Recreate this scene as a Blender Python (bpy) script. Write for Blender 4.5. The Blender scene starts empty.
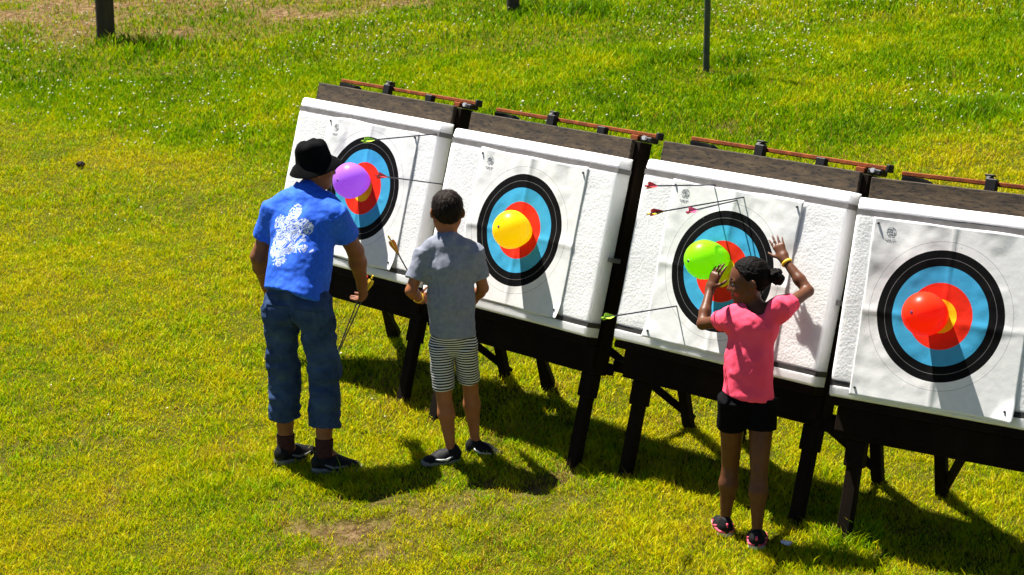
import bpy, math, random
import numpy as np
from mathutils import Vector, Matrix

random.seed(7)
rng = np.random.default_rng(11)
R = math.radians
scn = bpy.context.scene
col = scn.collection

# ------------------------------------------------------------------ camera and frame of reference
FPX, PITCH = 2011.06, R(14.958)
S = 1.10
HC = 3.46
LEAN = R(16.04)
W, H = 1.0524 * S, 0.8112 * S
RING = 0.52 * S / 2            # radius of the black ring
CAM = np.array([0, 0, HC])
FWD = np.array([0, math.cos(PITCH), -math.sin(PITCH)])
UPV = np.array([0, math.sin(PITCH), math.cos(PITCH)])
RGT = np.array([1., 0, 0])
SUN = np.array([.345, -.345, -1.0]); SUN /= np.linalg.norm(SUN)


def ray(px, py):
    return FWD + RGT * (px - 512) / FPX - UPV * (py - 287.5) / FPX


def at(px, py, y):
    """the world point seen at a pixel of the photograph, at world depth y"""
    d = ray(px, py)
    return CAM + d * (y / d[1])


def sstep(a, b, x):
    t = np.clip((x - a) / (b - a), 0, 1)
    return t * t * (3 - 2 * t)


_lat = rng.random((33, 33, 33)).astype(np.float32)


def noise3(p):
    """value noise in [-1, 1]"""
    p = np.asarray(p, dtype=np.float32)
    i = np.floor(p).astype(np.int32)
    f = p - i
    f = f * f * (3 - 2 * f)
    i &= 31
    j = i + 1
    x0, y0, z0 = i[..., 0], i[..., 1], i[..., 2]
    x1, y1, z1 = j[..., 0], j[..., 1], j[..., 2]
    fx, fy, fz = f[..., 0], f[..., 1], f[..., 2]
    L = _lat
    c = ((L[x0, y0, z0] * (1 - fx) + L[x1, y0, z0] * fx) * (1 - fy) + (L[x0, y1, z0] * (1 - fx) + L[x1, y1, z0] * fx) * fy) * (1 - fz) + \
        ((L[x0, y0, z1] * (1 - fx) + L[x1, y0, z1] * fx) * (1 - fy) + (L[x0, y1, z1] * (1 - fx) + L[x1, y1, z1] * fx) * fy) * fz
    return c * 2 - 1


for ax in range(3):
    sl0 = [slice(None)] * 3; sl1 = [slice(None)] * 3
    sl0[ax] = 32; sl1[ax] = 0
    _lat[tuple(sl0)] = _lat[tuple(sl1)]


def noise2(x, y, s, o=0.):
    return noise3(np.stack([np.asarray(x) * s + o, np.asarray(y) * s + o * 1.7, np.full(np.shape(x), o)], -1))


def ground(x, y):
    x = np.asarray(x, float); y = np.asarray(y, float)
    s = (x - .376) * .68 + (y - 9.31) * .73
    z = .10 * s - .0006 * np.clip(s - 14, 0, 100) ** 2 * 0
    z = z + .02 * noise2(x, y, .9, 3.1) + .008 * noise2(x, y, 2.7, 8.2)
    z = z + .10 * sstep(6, 14, s) * noise2(x, y, .35, 5.5)
    return z


def ground_hit(px, py):
    d = ray(px, py)
    t0, t1 = 3., 60.
    g = lambda t: CAM[2] + d[2] * t - float(ground(d[0] * t, d[1] * t))
    for t in np.arange(3, 60, .25):
        if g(t) < 0:
            t1 = t; t0 = t - .25
            break
    for _ in range(40):
        m = (t0 + t1) / 2
        if g(m) > 0: t0 = m
        else: t1 = m
    return CAM + d * t0


# ------------------------------------------------------------------ materials
def new_mat(name):
    m = bpy.data.materials.new(name)
    m.use_nodes = True
    nt = m.node_tree
    b = nt.nodes['Principled BSDF']
    return m, nt, b


def N(nt, t, **kw):
    n = nt.nodes.new(t)
    for k, v in kw.items():
        if k in n.inputs.keys() if hasattr(n.inputs, 'keys') else False:
            n.inputs[k].default_value = v
        else:
            setattr(n, k, v)
    return n


def ramp(nt, stops, interp='LINEAR'):
    r = nt.nodes.new('ShaderNodeValToRGB')
    r.color_ramp.interpolation = interp
    el = r.color_ramp.elements
    while len(el) < len(stops): el.new(0.5)
    for e, (p, c) in zip(el, stops):
        e.position = p
        e.color = (*c, 1) if len(c) == 3 else c
    return r


def rough_mat(name, c0, c1, scale=8., rough=.8, bump=.2, bscale=60., bdist=.004, coord='Object', stretch=None, spec=.3, detail=6):
    m, nt, b = new_mat(name)
    tc = N(nt, 'ShaderNodeTexCoord')
    src = tc.outputs[coord]
    if stretch:
        mp = N(nt, 'ShaderNodeMapping'); mp.inputs['Scale'].default_value = stretch
        nt.links.new(src, mp.inputs['Vector']); src = mp.outputs['Vector']
    n1 = N(nt, 'ShaderNodeTexNoise'); n1.inputs['Scale'].default_value = scale; n1.inputs['Detail'].default_value = detail
    n1.inputs['Roughness'].default_value = .65
    nt.links.new(src, n1.inputs['Vector'])
    r = ramp(nt, [(.3, c0), (.7, c1)])
    nt.links.new(n1.outputs['Fac'], r.inputs['Fac'])
    nt.links.new(r.outputs['Color'], b.inputs['Base Color'])
    b.inputs['Roughness'].default_value = rough
    b.inputs['Specular IOR Level'].default_value = spec
    if bump:
        n2 = N(nt, 'ShaderNodeTexNoise'); n2.inputs['Scale'].default_value = bscale; n2.inputs['Detail'].default_value = 4
        nt.links.new(src, n2.inputs['Vector'])
        bp = N(nt, 'ShaderNodeBump'); bp.inputs['Strength'].default_value = bump; bp.inputs['Distance'].default_value = bdist
        nt.links.new(n2.outputs['Fac'], bp.inputs['Height'])
        nt.links.new(bp.outputs['Normal'], b.inputs['Normal'])
    return m


M = {}
M['foam_front'] = rough_mat('foam_cut_face', (.74, .74, .74), (.80, .80, .795), 5, .85, .55, 85, .006, spec=.1)
M['foam_side'] = rough_mat('foam_smooth', (.84, .83, .84), (.88, .87, .88), 6, .7, .15, 90, .002, spec=.2)
for _k in ('foam_front', 'foam_side'):
    _b = M[_k].node_tree.nodes['Principled BSDF']; _b.inputs['Subsurface Weight'].default_value = .5 if _k == 'foam_front' else .9
    _b.inputs['Subsurface Radius'].default_value = (.06, .06, .06); _b.inputs['Subsurface Scale'].default_value = 1.0
M['strap'] = rough_mat('webbing_strap', (.14, .13, .125), (.22, .205, .20), 14, .6, .3, 300, .001)
M['strap_dark'] = rough_mat('webbing_dark', (.02, .02, .02), (.05, .045, .04), 14, .6, .3, 300, .001)
M['dark_wood'] = rough_mat('dark_stained_wood', (.0024, .0012, .0006), (.011, .0052, .0022), 6, .85, .4, 50, .003, stretch=(1, 1, .25), spec=.12)
M['rust'] = rough_mat('rusty_bar', (.08, .014, .002), (.34, .078, .008), 22, .8, .4, 120, .002)
M['black_block'] = rough_mat('black_block', (.003, .003, .003), (.010, .009, .008), 30, .6, .3, 120, .001)
M['post_wood'] = rough_mat('post_wood', (.014, .010, .006), (.075, .056, .032), 7, .85, .5, 40, .006, stretch=(1, 1, .12))
M['pole'] = rough_mat('pole_paint', (.03, .036, .026), (.07, .08, .058), 7, .5, .2, 60, .001)
M['steel'] = rough_mat('steel', (.3, .3, .32), (.55, .55, .56), 40, .35, .1, 100, .001)
M['shaft'] = rough_mat('carbon_shaft', (.012, .010, .025), (.03, .028, .06), 30, .35, 0)
M['fl_red'] = rough_mat('fletch_red', (.62, .02, .03), (.75, .04, .04), 60, .6, 0)
M['fl_pink'] = rough_mat('fletch_pink', (.75, .05, .16), (.85, .10, .22), 60, .6, 0)
M['fl_yellow'] = rough_mat('fletch_yellow', (.85, .60, .02), (.9, .7, .05), 60, .6, 0)
M['fl_orange'] = rough_mat('fletch_orange', (.80, .22, .02), (.9, .32, .03), 60, .6, 0)
M['fl_green'] = rough_mat('fletch_green', (.35, .70, .03), (.5, .85, .08), 60, .6, 0)
M['ink'] = rough_mat('printed_ink', (.12, .12, .12), (.2, .2, .2), 60, .7, 0)
M['pin'] = rough_mat('pin', (.02, .02, .02), (.05, .05, .05), 60, .4, 0)
M['rubber'] = rough_mat('shoe_black', (.003, .003, .0036), (.010, .010, .011), 30, .65, .3, 200, .002, spec=.15)
M['sole_grey'] = rough_mat('sole_grey', (.10, .10, .10), (.18, .18, .17), 30, .7, .2, 200, .001)
M['sole_white'] = rough_mat('sole_white', (.5, .5, .5), (.7, .7, .68), 30, .7, .2, 200, .001)
M['pink_trim'] = rough_mat('pink_trim', (.62, .06, .12), (.75, .09, .16), 30, .6, .2, 200, .001)
M['sock'] = rough_mat('dark_sock', (.02, .006, .008), (.05, .012, .014), 40, .9, .3, 300, .001)
M['hair'] = rough_mat('dark_brown_hair', (.003, .0016, .0010), (.022, .011, .006), 60, .6, .8, 160, .005, stretch=(1, 1, .35), spec=.15)
M['hair_black'] = rough_mat('black_hair', (.0018, .0013, .0011), (.0055, .0036, .0028), 60, .6, .8, 190, .005, stretch=(.5, 1, 1), spec=.06)
M['hat'] = rough_mat('black_cotton', (.0018, .0018, .0022), (.0045, .0045, .0055), 20, .9, .4, 200, .002, spec=.06)
M['wrist_yellow'] = rough_mat('yellow_band', (.75, .42, .02), (.85, .52, .03), 30, .5, 0)
M['shorts_black'] = rough_mat('black_shorts', (.0016, .0016, .002), (.004, .004, .005), 15, .9, .4, 120, .003, spec=.06)
M['pink_shirt'] = rough_mat('pink_cotton', (.90, .060, .125), (.96, .085, .165), 9, .85, .35, 60, .004)
M['grey_shirt'] = rough_mat('grey_marl', (.16, .175, .225), (.24, .255, .31), 40, .95, .35, 60, .004)
M['litter'] = rough_mat('paper_scrap', (.6, .6, .62), (.8, .8, .82), 30, .5, .2, 100, .002)
M['clod'] = rough_mat('dark_clod', (.008, .006, .004), (.03, .022, .014), 40, .9, .5, 100, .006)
M['eye'] = rough_mat('eye_white', (.22, .20, .18), (.28, .26, .24), 40, .2, 0)
M['swoosh'] = rough_mat('pale_shoe_mark', (.5, .5, .5), (.62, .62, .6), 40, .5, 0)


def skin(name, c0, c1, rough=.55):
    m = rough_mat(name, c0, c1, 14, rough, .12, 180, .002, spec=.22)
    b = m.node_tree.nodes['Principled BSDF']
    b.inputs['Subsurface Weight'].default_value = .06
    b.inputs['Subsurface Radius'].default_value = (.01, .004, .002)
    return m


M['skin_man'] = skin('tanned_skin', (.17, .062, .028), (.24, .095, .045))
M['skin_boy'] = skin('brown_skin', (.25, .086, .033), (.34, .125, .052))
M['skin_girl'] = skin('deep_brown_skin', (.085, .029, .012), (.125, .045, .020), .45)


def plank_mat():
    m, nt, b = new_mat('weathered_plank')
    tc = N(nt, 'ShaderNodeTexCoord')
    mp = N(nt, 'ShaderNodeMapping'); mp.inputs['Scale'].default_value = (1, 4, 4)
    nt.links.new(tc.outputs['Object'], mp.inputs['Vector'])
    oi = N(nt, 'ShaderNodeObjectInfo')
    nt.links.new(oi.outputs['Random'], mp.inputs['Location'])
    n1 = N(nt, 'ShaderNodeTexNoise'); n1.inputs['Scale'].default_value = 9; n1.inputs['Detail'].default_value = 8; n1.inputs['Roughness'].default_value = .7
    n2 = N(nt, 'ShaderNodeTexNoise'); n2.inputs['Scale'].default_value = 26; n2.inputs['Detail'].default_value = 3
    nt.links.new(mp.outputs[0], n1.inputs['Vector']); nt.links.new(mp.outputs[0], n2.inputs['Vector'])
    r1 = ramp(nt, [(.30, (.010, .0055, .002)), (.52, (.044, .027, .011)), (.72, (.085, .058, .027))])
    r2 = ramp(nt, [(.34, (.08, .07, .06)), (.47, (1, 1, 1)), (.78, (1, 1, 1)), (.86, (2.2, 1.3, .7))])
    nt.links.new(n1.outputs['Fac'], r1.inputs['Fac']); nt.links.new(n2.outputs['Fac'], r2.inputs['Fac'])
    mx = N(nt, 'ShaderNodeMixRGB'); mx.blend_type = 'MULTIPLY'; mx.inputs[0].default_value = 1
    nt.links.new(r1.outputs[0], mx.inputs[1]); nt.links.new(r2.outputs[0], mx.inputs[2])
    nt.links.new(mx.outputs[0], b.inputs['Base Color'])
    b.inputs['Roughness'].default_value = .85
    bp = N(nt, 'ShaderNodeBump'); bp.inputs['Strength'].default_value = .5; bp.inputs['Distance'].default_value = .006
    nt.links.new(n1.outputs['Fac'], bp.inputs['Height']); nt.links.new(bp.outputs[0], b.inputs['Normal'])
    return m


M['plank'] = plank_mat()


def face_mat():
    """printed archery face: rings by radius from the UV centre (UV unit = black ring radius)"""
    m, nt, b = new_mat('printed_face_paper')
    uv = N(nt, 'ShaderNodeUVMap')
    ln = N(nt, 'ShaderNodeVectorMath'); ln.operation = 'LENGTH'
    nt.links.new(uv.outputs[0], ln.inputs[0])
    sc = N(nt, 'ShaderNodeMath'); sc.operation = 'MULTIPLY'; sc.inputs[1].default_value = .5
    nt.links.new(ln.outputs['Value'], sc.inputs[0])
    paper = (.79, .79, .78)
    blk = (.0045, .0045, .005); blu = (.055, .37, .62); red = (.78, .030, .012); yel = (.90, .62, .01)
    line = (.42, .42, .41)
    st = [(0, yel), (.1250, yel), (.127, red), (.25, red), (.252, blu), (.375, blu), (.377, blk),
          (.4355, blk), (.4357, (.16, .16, .16)), (.4385, blk), (.50, paper), (.561, line), (.5635, paper), (.622, line), (.6245, paper)]
    # fine dark score lines inside the coloured rings
    rr = ramp(nt, st, 'CONSTANT')
    nt.links.new(sc.outputs[0], rr.inputs['Fac'])
    nz = N(nt, 'ShaderNodeTexNoise'); nz.inputs['Scale'].default_value = 7; nz.inputs['Detail'].default_value = 5
    oi = N(nt, 'ShaderNodeObjectInfo')
    ad = N(nt, 'ShaderNodeVectorMath'); ad.operation = 'ADD'
    nt.links.new(uv.outputs[0], ad.inputs[0]); nt.links.new(oi.outputs['Random'], ad.inputs[1])
    nt.links.new(ad.outputs[0], nz.inputs['Vector'])
    r2 = ramp(nt, [(.3, (.93, .93, .93)), (.6, (1, 1, 1))])
    nt.links.new(nz.outputs['Fac'], r2.inputs['Fac'])
    mx = N(nt, 'ShaderNodeMixRGB'); mx.blend_type = 'MULTIPLY'; mx.inputs[0].default_value = 1
    nt.links.new(rr.outputs[0], mx.inputs[1]); nt.links.new(r2.outputs[0], mx.inputs[2])
    # arrow holes: sparse dark dots
    vo = N(nt, 'ShaderNodeTexVoronoi'); vo.inputs['Scale'].default_value = 5.5
    nt.links.new(ad.outputs[0], vo.inputs['Vector'])
    lt = N(nt, 'ShaderNodeMath'); lt.operation = 'LESS_THAN'; lt.inputs[1].default_value = .038
    nt.links.new(vo.outputs['Distance'], lt.inputs[0])
    wn = N(nt, 'ShaderNodeSeparateColor'); nt.links.new(vo.outputs['Color'], wn.inputs[0])
    gt = N(nt, 'ShaderNodeMath'); gt.operation = 'GREATER_THAN'; gt.inputs[1].default_value = .6
    nt.links.new(wn.outputs[0], gt.inputs[0])
    an = N(nt, 'ShaderNodeMath'); an.operation = 'MULTIPLY'
    nt.links.new(lt.outputs[0], an.inputs[0]); nt.links.new(gt.outputs[0], an.inputs[1])
    mh = N(nt, 'ShaderNodeMixRGB'); mh.inputs[2].default_value = (.16, .15, .14, 1)
    nt.links.new(an.outputs[0], mh.inputs[0]); nt.links.new(mx.outputs[0], mh.inputs[1])
    nt.links.new(mh.outputs[0], b.inputs['Base Color'])
    b.inputs['Roughness'].default_value = .7
    b.inputs['Specular IOR Level'].default_value = .06
    n3 = N(nt, 'ShaderNodeTexNoise'); n3.inputs['Scale'].default_value = 6; n3.inputs['Detail'].default_value = 5
    nt.links.new(ad.outputs[0], n3.inputs['Vector'])
    bp = N(nt, 'ShaderNodeBump'); bp.inputs['Strength'].default_value = .16; bp.inputs['Distance'].default_value = .008
    nt.links.new(n3.outputs['Fac'], bp.inputs['Height']); nt.links.new(bp.outputs[0], b.inputs['Normal'])
    return m


M['face'] = face_mat()


def balloon_mat(name, c):
    m, nt, b = new_mat(name)
    b.inputs['Base Color'].default_value = (*c, 1)
    b.inputs['Roughness'].default_value = .34
    b.inputs['Subsurface Weight'].default_value = .0
    b.inputs['Subsurface Radius'].default_value = (.1, .1, .1)
    b.inputs['Specular IOR Level'].default_value = .3
    tr = N(nt, 'ShaderNodeBsdfTranslucent'); tr.inputs[0].default_value = (*c, 1)
    mx = N(nt, 'ShaderNodeMixShader'); mx.inputs[0].default_value = .6
    nt.links.new(b.outputs[0], mx.inputs[1]); nt.links.new(tr.outputs[0], mx.inputs[2])
    nt.links.new(mx.outputs[0], nt.nodes['Material Output'].inputs[0])
    return m


def grass_mat():
    m, nt, b = new_mat('grass_blades')
    at_ = N(nt, 'ShaderNodeAttribute'); at_.attribute_name = 'tint'
    r = ramp(nt, [(0, (.035, .095, .001)), (.3, (.18, .37, .0005)), (.6, (.46, .475, .0008)), (.82, (.60, .51, .002)), (.93, (.40, .27, .04)), (1, (.24, .13, .04))])
    nt.links.new(at_.outputs['Fac'], r.inputs['Fac'])
    nt.links.new(r.outputs[0], b.inputs['Base Color'])
    b.inputs['Roughness'].default_value = .5
    b.inputs['Specular IOR Level'].default_value = .06
    tr = N(nt, 'ShaderNodeBsdfTranslucent')
    nt.links.new(r.outputs[0], tr.inputs[0])
    mx = N(nt, 'ShaderNodeMixShader'); mx.inputs[0].default_value = .30
    nt.links.new(b.outputs[0], mx.inputs[1]); nt.links.new(tr.outputs[0], mx.inputs[2])
    nt.links.new(mx.outputs[0], nt.nodes['Material Output'].inputs[0])
    return m


M['grass'] = grass_mat()


def soil_mat():
    m, nt, b = new_mat('turf_soil')
    at_ = N(nt, 'ShaderNodeAttribute'); at_.attribute_name = 'bare'
    tc = N(nt, 'ShaderNodeTexCoord')
    n1 = N(nt, 'ShaderNodeTexNoise'); n1.inputs['Scale'].default_value = 14; n1.inputs['Detail'].default_value = 10; n1.inputs['Roughness'].default_value = .8
    nt.links.new(tc.outputs['Object'], n1.inputs['Vector'])
    g = ramp(nt, [(.3, (.035, .042, .002)), (.5, (.11, .115, .004)), (.7, (.20, .18, .010))])
    s = ramp(nt, [(.38, (.04, .018, .006)), (.48, (.16, .095, .037)), (.58, (.32, .21, .105))])
    nt.links.new(n1.outputs['Fac'], g.inputs['Fac']); nt.links.new(n1.outputs['Fac'], s.inputs['Fac'])
    mx = N(nt, 'ShaderNodeMixRGB')
    nt.links.new(at_.outputs['Fac'], mx.inputs[0]); nt.links.new(g.outputs[0], mx.inputs[1]); nt.links.new(s.outputs[0], mx.inputs[2])
    nt.links.new(mx.outputs[0], b.inputs['Base Color'])
    b.inputs['Roughness'].default_value = .95
    b.inputs['Specular IOR Level'].default_value = .1
    bp = N(nt, 'ShaderNodeBump'); bp.inputs['Strength'].default_value = 1.; bp.inputs['Distance'].default_value = .06
    nt.links.new(n1.outputs['Fac'], bp.inputs['Height']); nt.links.new(bp.outputs[0], b.inputs['Normal'])
    return m


M['soil'] = soil_mat()
M['petal'] = rough_mat('clover_white', (.42, .43, .26), (.62, .62, .46), 30, .7, 0)


def denim_mat():
    m = rough_mat('blue_denim', (.009, .021, .062), (.046, .085, .185), 9, .95, .5, 160, .003, detail=8, spec=.08)
    return m


M['denim'] = denim_mat()


def stripe_mat():
    m, nt, b = new_mat('striped_jersey')
    at_ = N(nt, 'ShaderNodeAttribute'); at_.attribute_name = 'band'
    wv = N(nt, 'ShaderNodeMath'); wv.operation = 'FRACT'
    nt.links.new(at_.outputs['Fac'], wv.inputs[0])
    r = ramp(nt, [(0, (.007, .008, .016)), (.50, (.007, .008, .016)), (.58, (.66, .66, .65)), (.92, (.66, .66, .65)), (1, (.007, .008, .016))])
    nt.links.new(wv.outputs[0], r.inputs['Fac'])
    nt.links.new(r.outputs[0], b.inputs['Base Color'])
    b.inputs['Roughness'].default_value = .9
    return m


M['stripe'] = stripe_mat()


def blue_shirt_mat():
    m, nt, b = new_mat('blue_polo_cotton')
    uv = N(nt, 'ShaderNodeAttribute'); uv.attribute_name = 'print_uv'
    ms = N(nt, 'ShaderNodeAttribute'); ms.attribute_name = 'print_mask'
    n1 = N(nt, 'ShaderNodeTexNoise'); n1.inputs['Scale'].default_value = 13; n1.inputs['Detail'].default_value = 2; n1.inputs['Distortion'].default_value = 2.0
    nt.links.new(uv.outputs['Vector'], n1.inputs['Vector'])
    v = N(nt, 'ShaderNodeTexVoronoi'); v.feature = 'DISTANCE_TO_EDGE'; v.inputs['Scale'].default_value = 25
    dv = N(nt, 'ShaderNodeVectorMath'); dv.operation = 'ADD'
    nt.links.new(uv.outputs['Vector'], dv.inputs[0])
    n4 = N(nt, 'ShaderNodeTexNoise'); n4.inputs['Scale'].default_value = 9
    nt.links.new(uv.outputs['Vector'], n4.inputs['Vector'])
    sc4 = N(nt, 'ShaderNodeVectorMath'); sc4.operation = 'SCALE'; sc4.inputs['Scale'].default_value = .12
    nt.links.new(n4.outputs['Color'], sc4.inputs[0]); nt.links.new(sc4.outputs[0], dv.inputs[1])
    nt.links.new(dv.outputs[0], v.inputs['Vector'])
    a = N(nt, 'ShaderNodeMath'); a.operation = 'GREATER_THAN'; a.inputs[1].default_value = .10
    nt.links.new(v.outputs['Distance'], a.inputs[0])
    sm = N(nt, 'ShaderNodeMath'); sm.operation = 'ADD'
    nt.links.new(n1.outputs['Fac'], sm.inputs[0]); nt.links.new(ms.outputs['Fac'], sm.inputs[1])
    g = N(nt, 'ShaderNodeMath'); g.operation = 'GREATER_THAN'; g.inputs[1].default_value = 1.0
    nt.links.new(sm.outputs[0], g.inputs[0])
    mu = N(nt, 'ShaderNodeMath'); mu.operation = 'MULTIPLY'
    nt.links.new(a.outputs[0], mu.inputs[0]); nt.links.new(g.outputs[0], mu.inputs[1])
    # swirling line work: bands of a distorted noise
    n5 = N(nt, 'ShaderNodeTexNoise'); n5.inputs['Scale'].default_value = 15; n5.inputs['Detail'].default_value = 1; n5.inputs['Distortion'].default_value = 1.6
    nt.links.new(uv.outputs['Vector'], n5.inputs['Vector'])
    k5 = N(nt, 'ShaderNodeMath'); k5.operation = 'MULTIPLY'; k5.inputs[1].default_value = 62
    nt.links.new(n5.outputs['Fac'], k5.inputs[0])
    s5 = N(nt, 'ShaderNodeMath'); s5.operation = 'SINE'; nt.links.new(k5.outputs[0], s5.inputs[0])
    g5 = N(nt, 'ShaderNodeMapRange'); g5.inputs['From Min'].default_value = -.55; g5.inputs['From Max'].default_value = -.05; g5.clamp = True
    nt.links.new(s5.outputs[0], g5.inputs['Value'])
    m5 = N(nt, 'ShaderNodeMath'); m5.operation = 'MULTIPLY'
    nt.links.new(g.outputs[0], m5.inputs[0]); nt.links.new(g5.outputs[0], m5.inputs[1])
    m2 = N(nt, 'ShaderNodeMath'); m2.operation = 'MULTIPLY'; m2.inputs[1].default_value = .85
    nt.links.new(m5.outputs[0], m2.inputs[0])
    tc = N(nt, 'ShaderNodeTexCoord')
    n2 = N(nt, 'ShaderNodeTexNoise'); n2.inputs['Scale'].default_value = 60; n2.inputs['Detail'].default_value = 4
    nt.links.new(tc.outputs['Object'], n2.inputs['Vector'])
    base = ramp(nt, [(.3, (.005, .085, .60)), (.7, (.010, .130, .82))])
    nt.links.new(n2.outputs['Fac'], base.inputs['Fac'])
    mx = N(nt, 'ShaderNodeMixRGB'); mx.inputs[2].default_value = (.72, .78, .86, 1)
    nt.links.new(m2.outputs[0], mx.inputs[0]); nt.links.new(base.outputs[0], mx.inputs[1])
    nt.links.new(mx.outputs[0], b.inputs['Base Color'])
    b.inputs['Roughness'].default_value = .85
    bp = N(nt, 'ShaderNodeBump'); bp.inputs['Strength'].default_value = .35; bp.inputs['Distance'].default_value = .004
    nt.links.new(n2.outputs['Fac'], bp.inputs['Height']); nt.links.new(bp.outputs[0], b.inputs['Normal'])
    return m


M['blue_shirt'] = blue_shirt_mat()


# ------------------------------------------------------------------ object helpers
def link(name, verts, faces, mats, parent=None, smooth=False, local=None, mat_idx=None):
    me = bpy.data.meshes.new(name)
    me.from_pydata([tuple(map(float, v)) for v in verts], [], [tuple(map(int, f)) for f in faces])
    me.update()
    if not isinstance(mats, (list, tuple)): mats = [mats]
    for m in mats: me.materials.append(m)
    if mat_idx is not None: me.polygons.foreach_set('material_index', mat_idx)
    if smooth: me.polygons.foreach_set('use_smooth', [True] * len(me.polygons))
    o = bpy.data.objects.new(name, me)
    col.objects.link(o)
    if parent: o.parent = parent
    return o


def link_np(name, V, tris_or_quads, mat, parent=None, smooth=True):
    """fast mesh from numpy: V (n,3), list of face arrays (m,3)/(m,4)"""
    me = bpy.data.meshes.new(name)
    V = np.ascontiguousarray(V, dtype=np.float32)
    me.vertices.add(len(V)); me.vertices.foreach_set('co', V.ravel())
    loops = np.concatenate([f.ravel() for f in tris_or_quads]).astype(np.int32)
    cnt = np.concatenate([np.full(len(f), f.shape[1]) for f in tris_or_quads]).astype(np.int32)
    st = np.concatenate([[0], np.cumsum(cnt)[:-1]]).astype(np.int32)
    me.loops.add(len(loops)); me.loops.foreach_set('vertex_index', loops)
    me.polygons.add(len(cnt)); me.polygons.foreach_set('loop_start', st)
    try: me.polygons.foreach_set('loop_total', cnt)
    except Exception: pass
    me.polygons.foreach_set('use_smooth', np.full(len(cnt), smooth))
    me.materials.append(mat)
    me.update(calc_edges=True); me.validate()
    o = bpy.data.objects.new(name, me); col.objects.link(o)
    if parent: o.parent = parent
    return o


def tag(o, label=None, cat=None, group=None, kind=None):
    if label: o['label'] = label
    if cat: o['category'] = cat
    if group: o['group'] = group
    if kind: o['kind'] = kind
    return o


def empty(name, loc, mat3=None):
    o = bpy.data.objects.new(name, None)
    o.empty_display_size = .1
    col.objects.link(o)
    if mat3 is None: o.location = [float(c) for c in loc]
    else:
        m = Matrix([[*map(float, mat3[i]), float(loc[i])] for i in range(3)] + [[0, 0, 0, 1]])
        o.matrix_world = m
    return o


class MB:
    """collects shapes into one mesh"""
    def __init__(self): self.v = []; self.f = []; self.mi = []

    def add(self, v, f, mi=0):
        n = len(self.v); self.v += [tuple(map(float, p)) for p in v]
        self.f += [tuple(i + n for i in q) for q in f]; self.mi += [mi] * len(f)

    def hexa(self, c8, bev=0.0, mi=0):
        """box from 8 corners (000,100,110,010,001,101,111,011), bevelled by insetting each face"""
        c8 = [np.array(c, float) for c in c8]
        F = [(0, 3, 2, 1), (4, 5, 6, 7), (0, 1, 5, 4), (1, 2, 6, 5), (2, 3, 7, 6), (3, 0, 4, 7)]
        if not bev:
            self.add(c8, F, mi); return
        V = []; idx = {}
        for fi, q in enumerate(F):
            for k, a in enumerate(q):
                p = c8[a]; e1 = c8[q[(k + 1) % 4]] - p; e2 = c8[q[(k - 1) % 4]] - p
                l1, l2 = np.linalg.norm(e1), np.linalg.norm(e2)
                idx[(fi, a)] = len(V)
                V.append(p + e1 / l1 * min(bev, l1 * .4) + e2 / l2 * min(bev, l2 * .4))
        ff = [tuple(idx[(fi, a)] for a in q) for fi, q in enumerate(F)]
        ed = {}
        for fi, q in enumerate(F):
            for k in range(4):
                a, b = q[k], q[(k + 1) % 4]
                ed.setdefault(frozenset((a, b)), []).append((fi, a, b))
        for (f1, a, b), (f2, c, d) in ed.values():
            ff.append((idx[(f1, b)], idx[(f1, a)], idx[(f2, a)], idx[(f2, b)]))
        for a in range(8):
            fs = [fi for fi, q in enumerate(F) if a in q]
            tri = [idx[(fi, a)] for fi in fs]
            n = np.cross(V[tri[1]] - V[tri[0]], V[tri[2]] - V[tri[0]])
            cen = sum(c8) / 8
            if n @ (c8[a] - cen) < 0: tri.reverse()
            ff.append(tuple(tri))
        self.add(V, ff, mi)

    def box(self, lo, hi, bev=0.0, T=None, mi=0):
        (x0, y0, z0), (x1, y1, z1) = lo, hi
        c = [(x0, y0, z0), (x1, y0, z0), (x1, y1, z0), (x0, y1, z0), (x0, y0, z1), (x1, y0, z1), (x1, y1, z1), (x0, y1, z1)]
        if T: c = [T(*p) for p in c]
        self.hexa(c, bev, mi)

    def bar(self, a, b, w, d, side, bev=0.0, mi=0):
        """rectangular bar from a to b; w along 'side', d across"""
        a = np.array(a, float); b = np.array(b, float); t = b - a; t /= np.linalg.norm(t)
        s = np.array(side, float); s -= t * (s @ t); s /= np.linalg.norm(s); n = np.cross(t, s)
        q = []
        for p in (a, b):
            for i, j in ((-1, -1), (1, -1), (1, 1), (-1, 1)): q.append(p + s * i * w / 2 + n * j * d / 2)
        self.hexa(q, bev, mi)

    def tube(self, pts, rad, n=10, mi=0):
        pts = [np.array(p, float) for p in pts]
        rad = rad if isinstance(rad, (list, tuple)) else [rad] * len(pts)
        V = []; F = []
        t0 = pts[-1] - pts[0]
        s = np.cross(t0, [0.31, .2, .93]); s /= np.linalg.norm(s)
        for i, p in enumerate(pts):
            t = pts[min(i + 1, len(pts) - 1)] - pts[max(i - 1, 0)]; t /= np.linalg.norm(t)
            s2 = s - t * (s @ t); s2 /= np.linalg.norm(s2); w = np.cross(t, s2)
            for k in range(n):
                a = 2 * math.pi * k / n
                V.append(p + rad[i] * (math.cos(a) * s2 + math.sin(a) * w))
        for i in range(len(pts) - 1):
            for k in range(n):
                F.append((i * n + k, i * n + (k + 1) % n, (i + 1) * n + (k + 1) % n, (i + 1) * n + k))
        F.append(tuple(range(n - 1, -1, -1))); F.append(tuple((len(pts) - 1) * n + k for k in range(n)))
        self.add(V, F, mi)

    def build(self, name, mats, parent=None, smooth=False):
        return link(name, self.v, self.f, mats, parent, smooth, mat_idx=self.mi)


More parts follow.
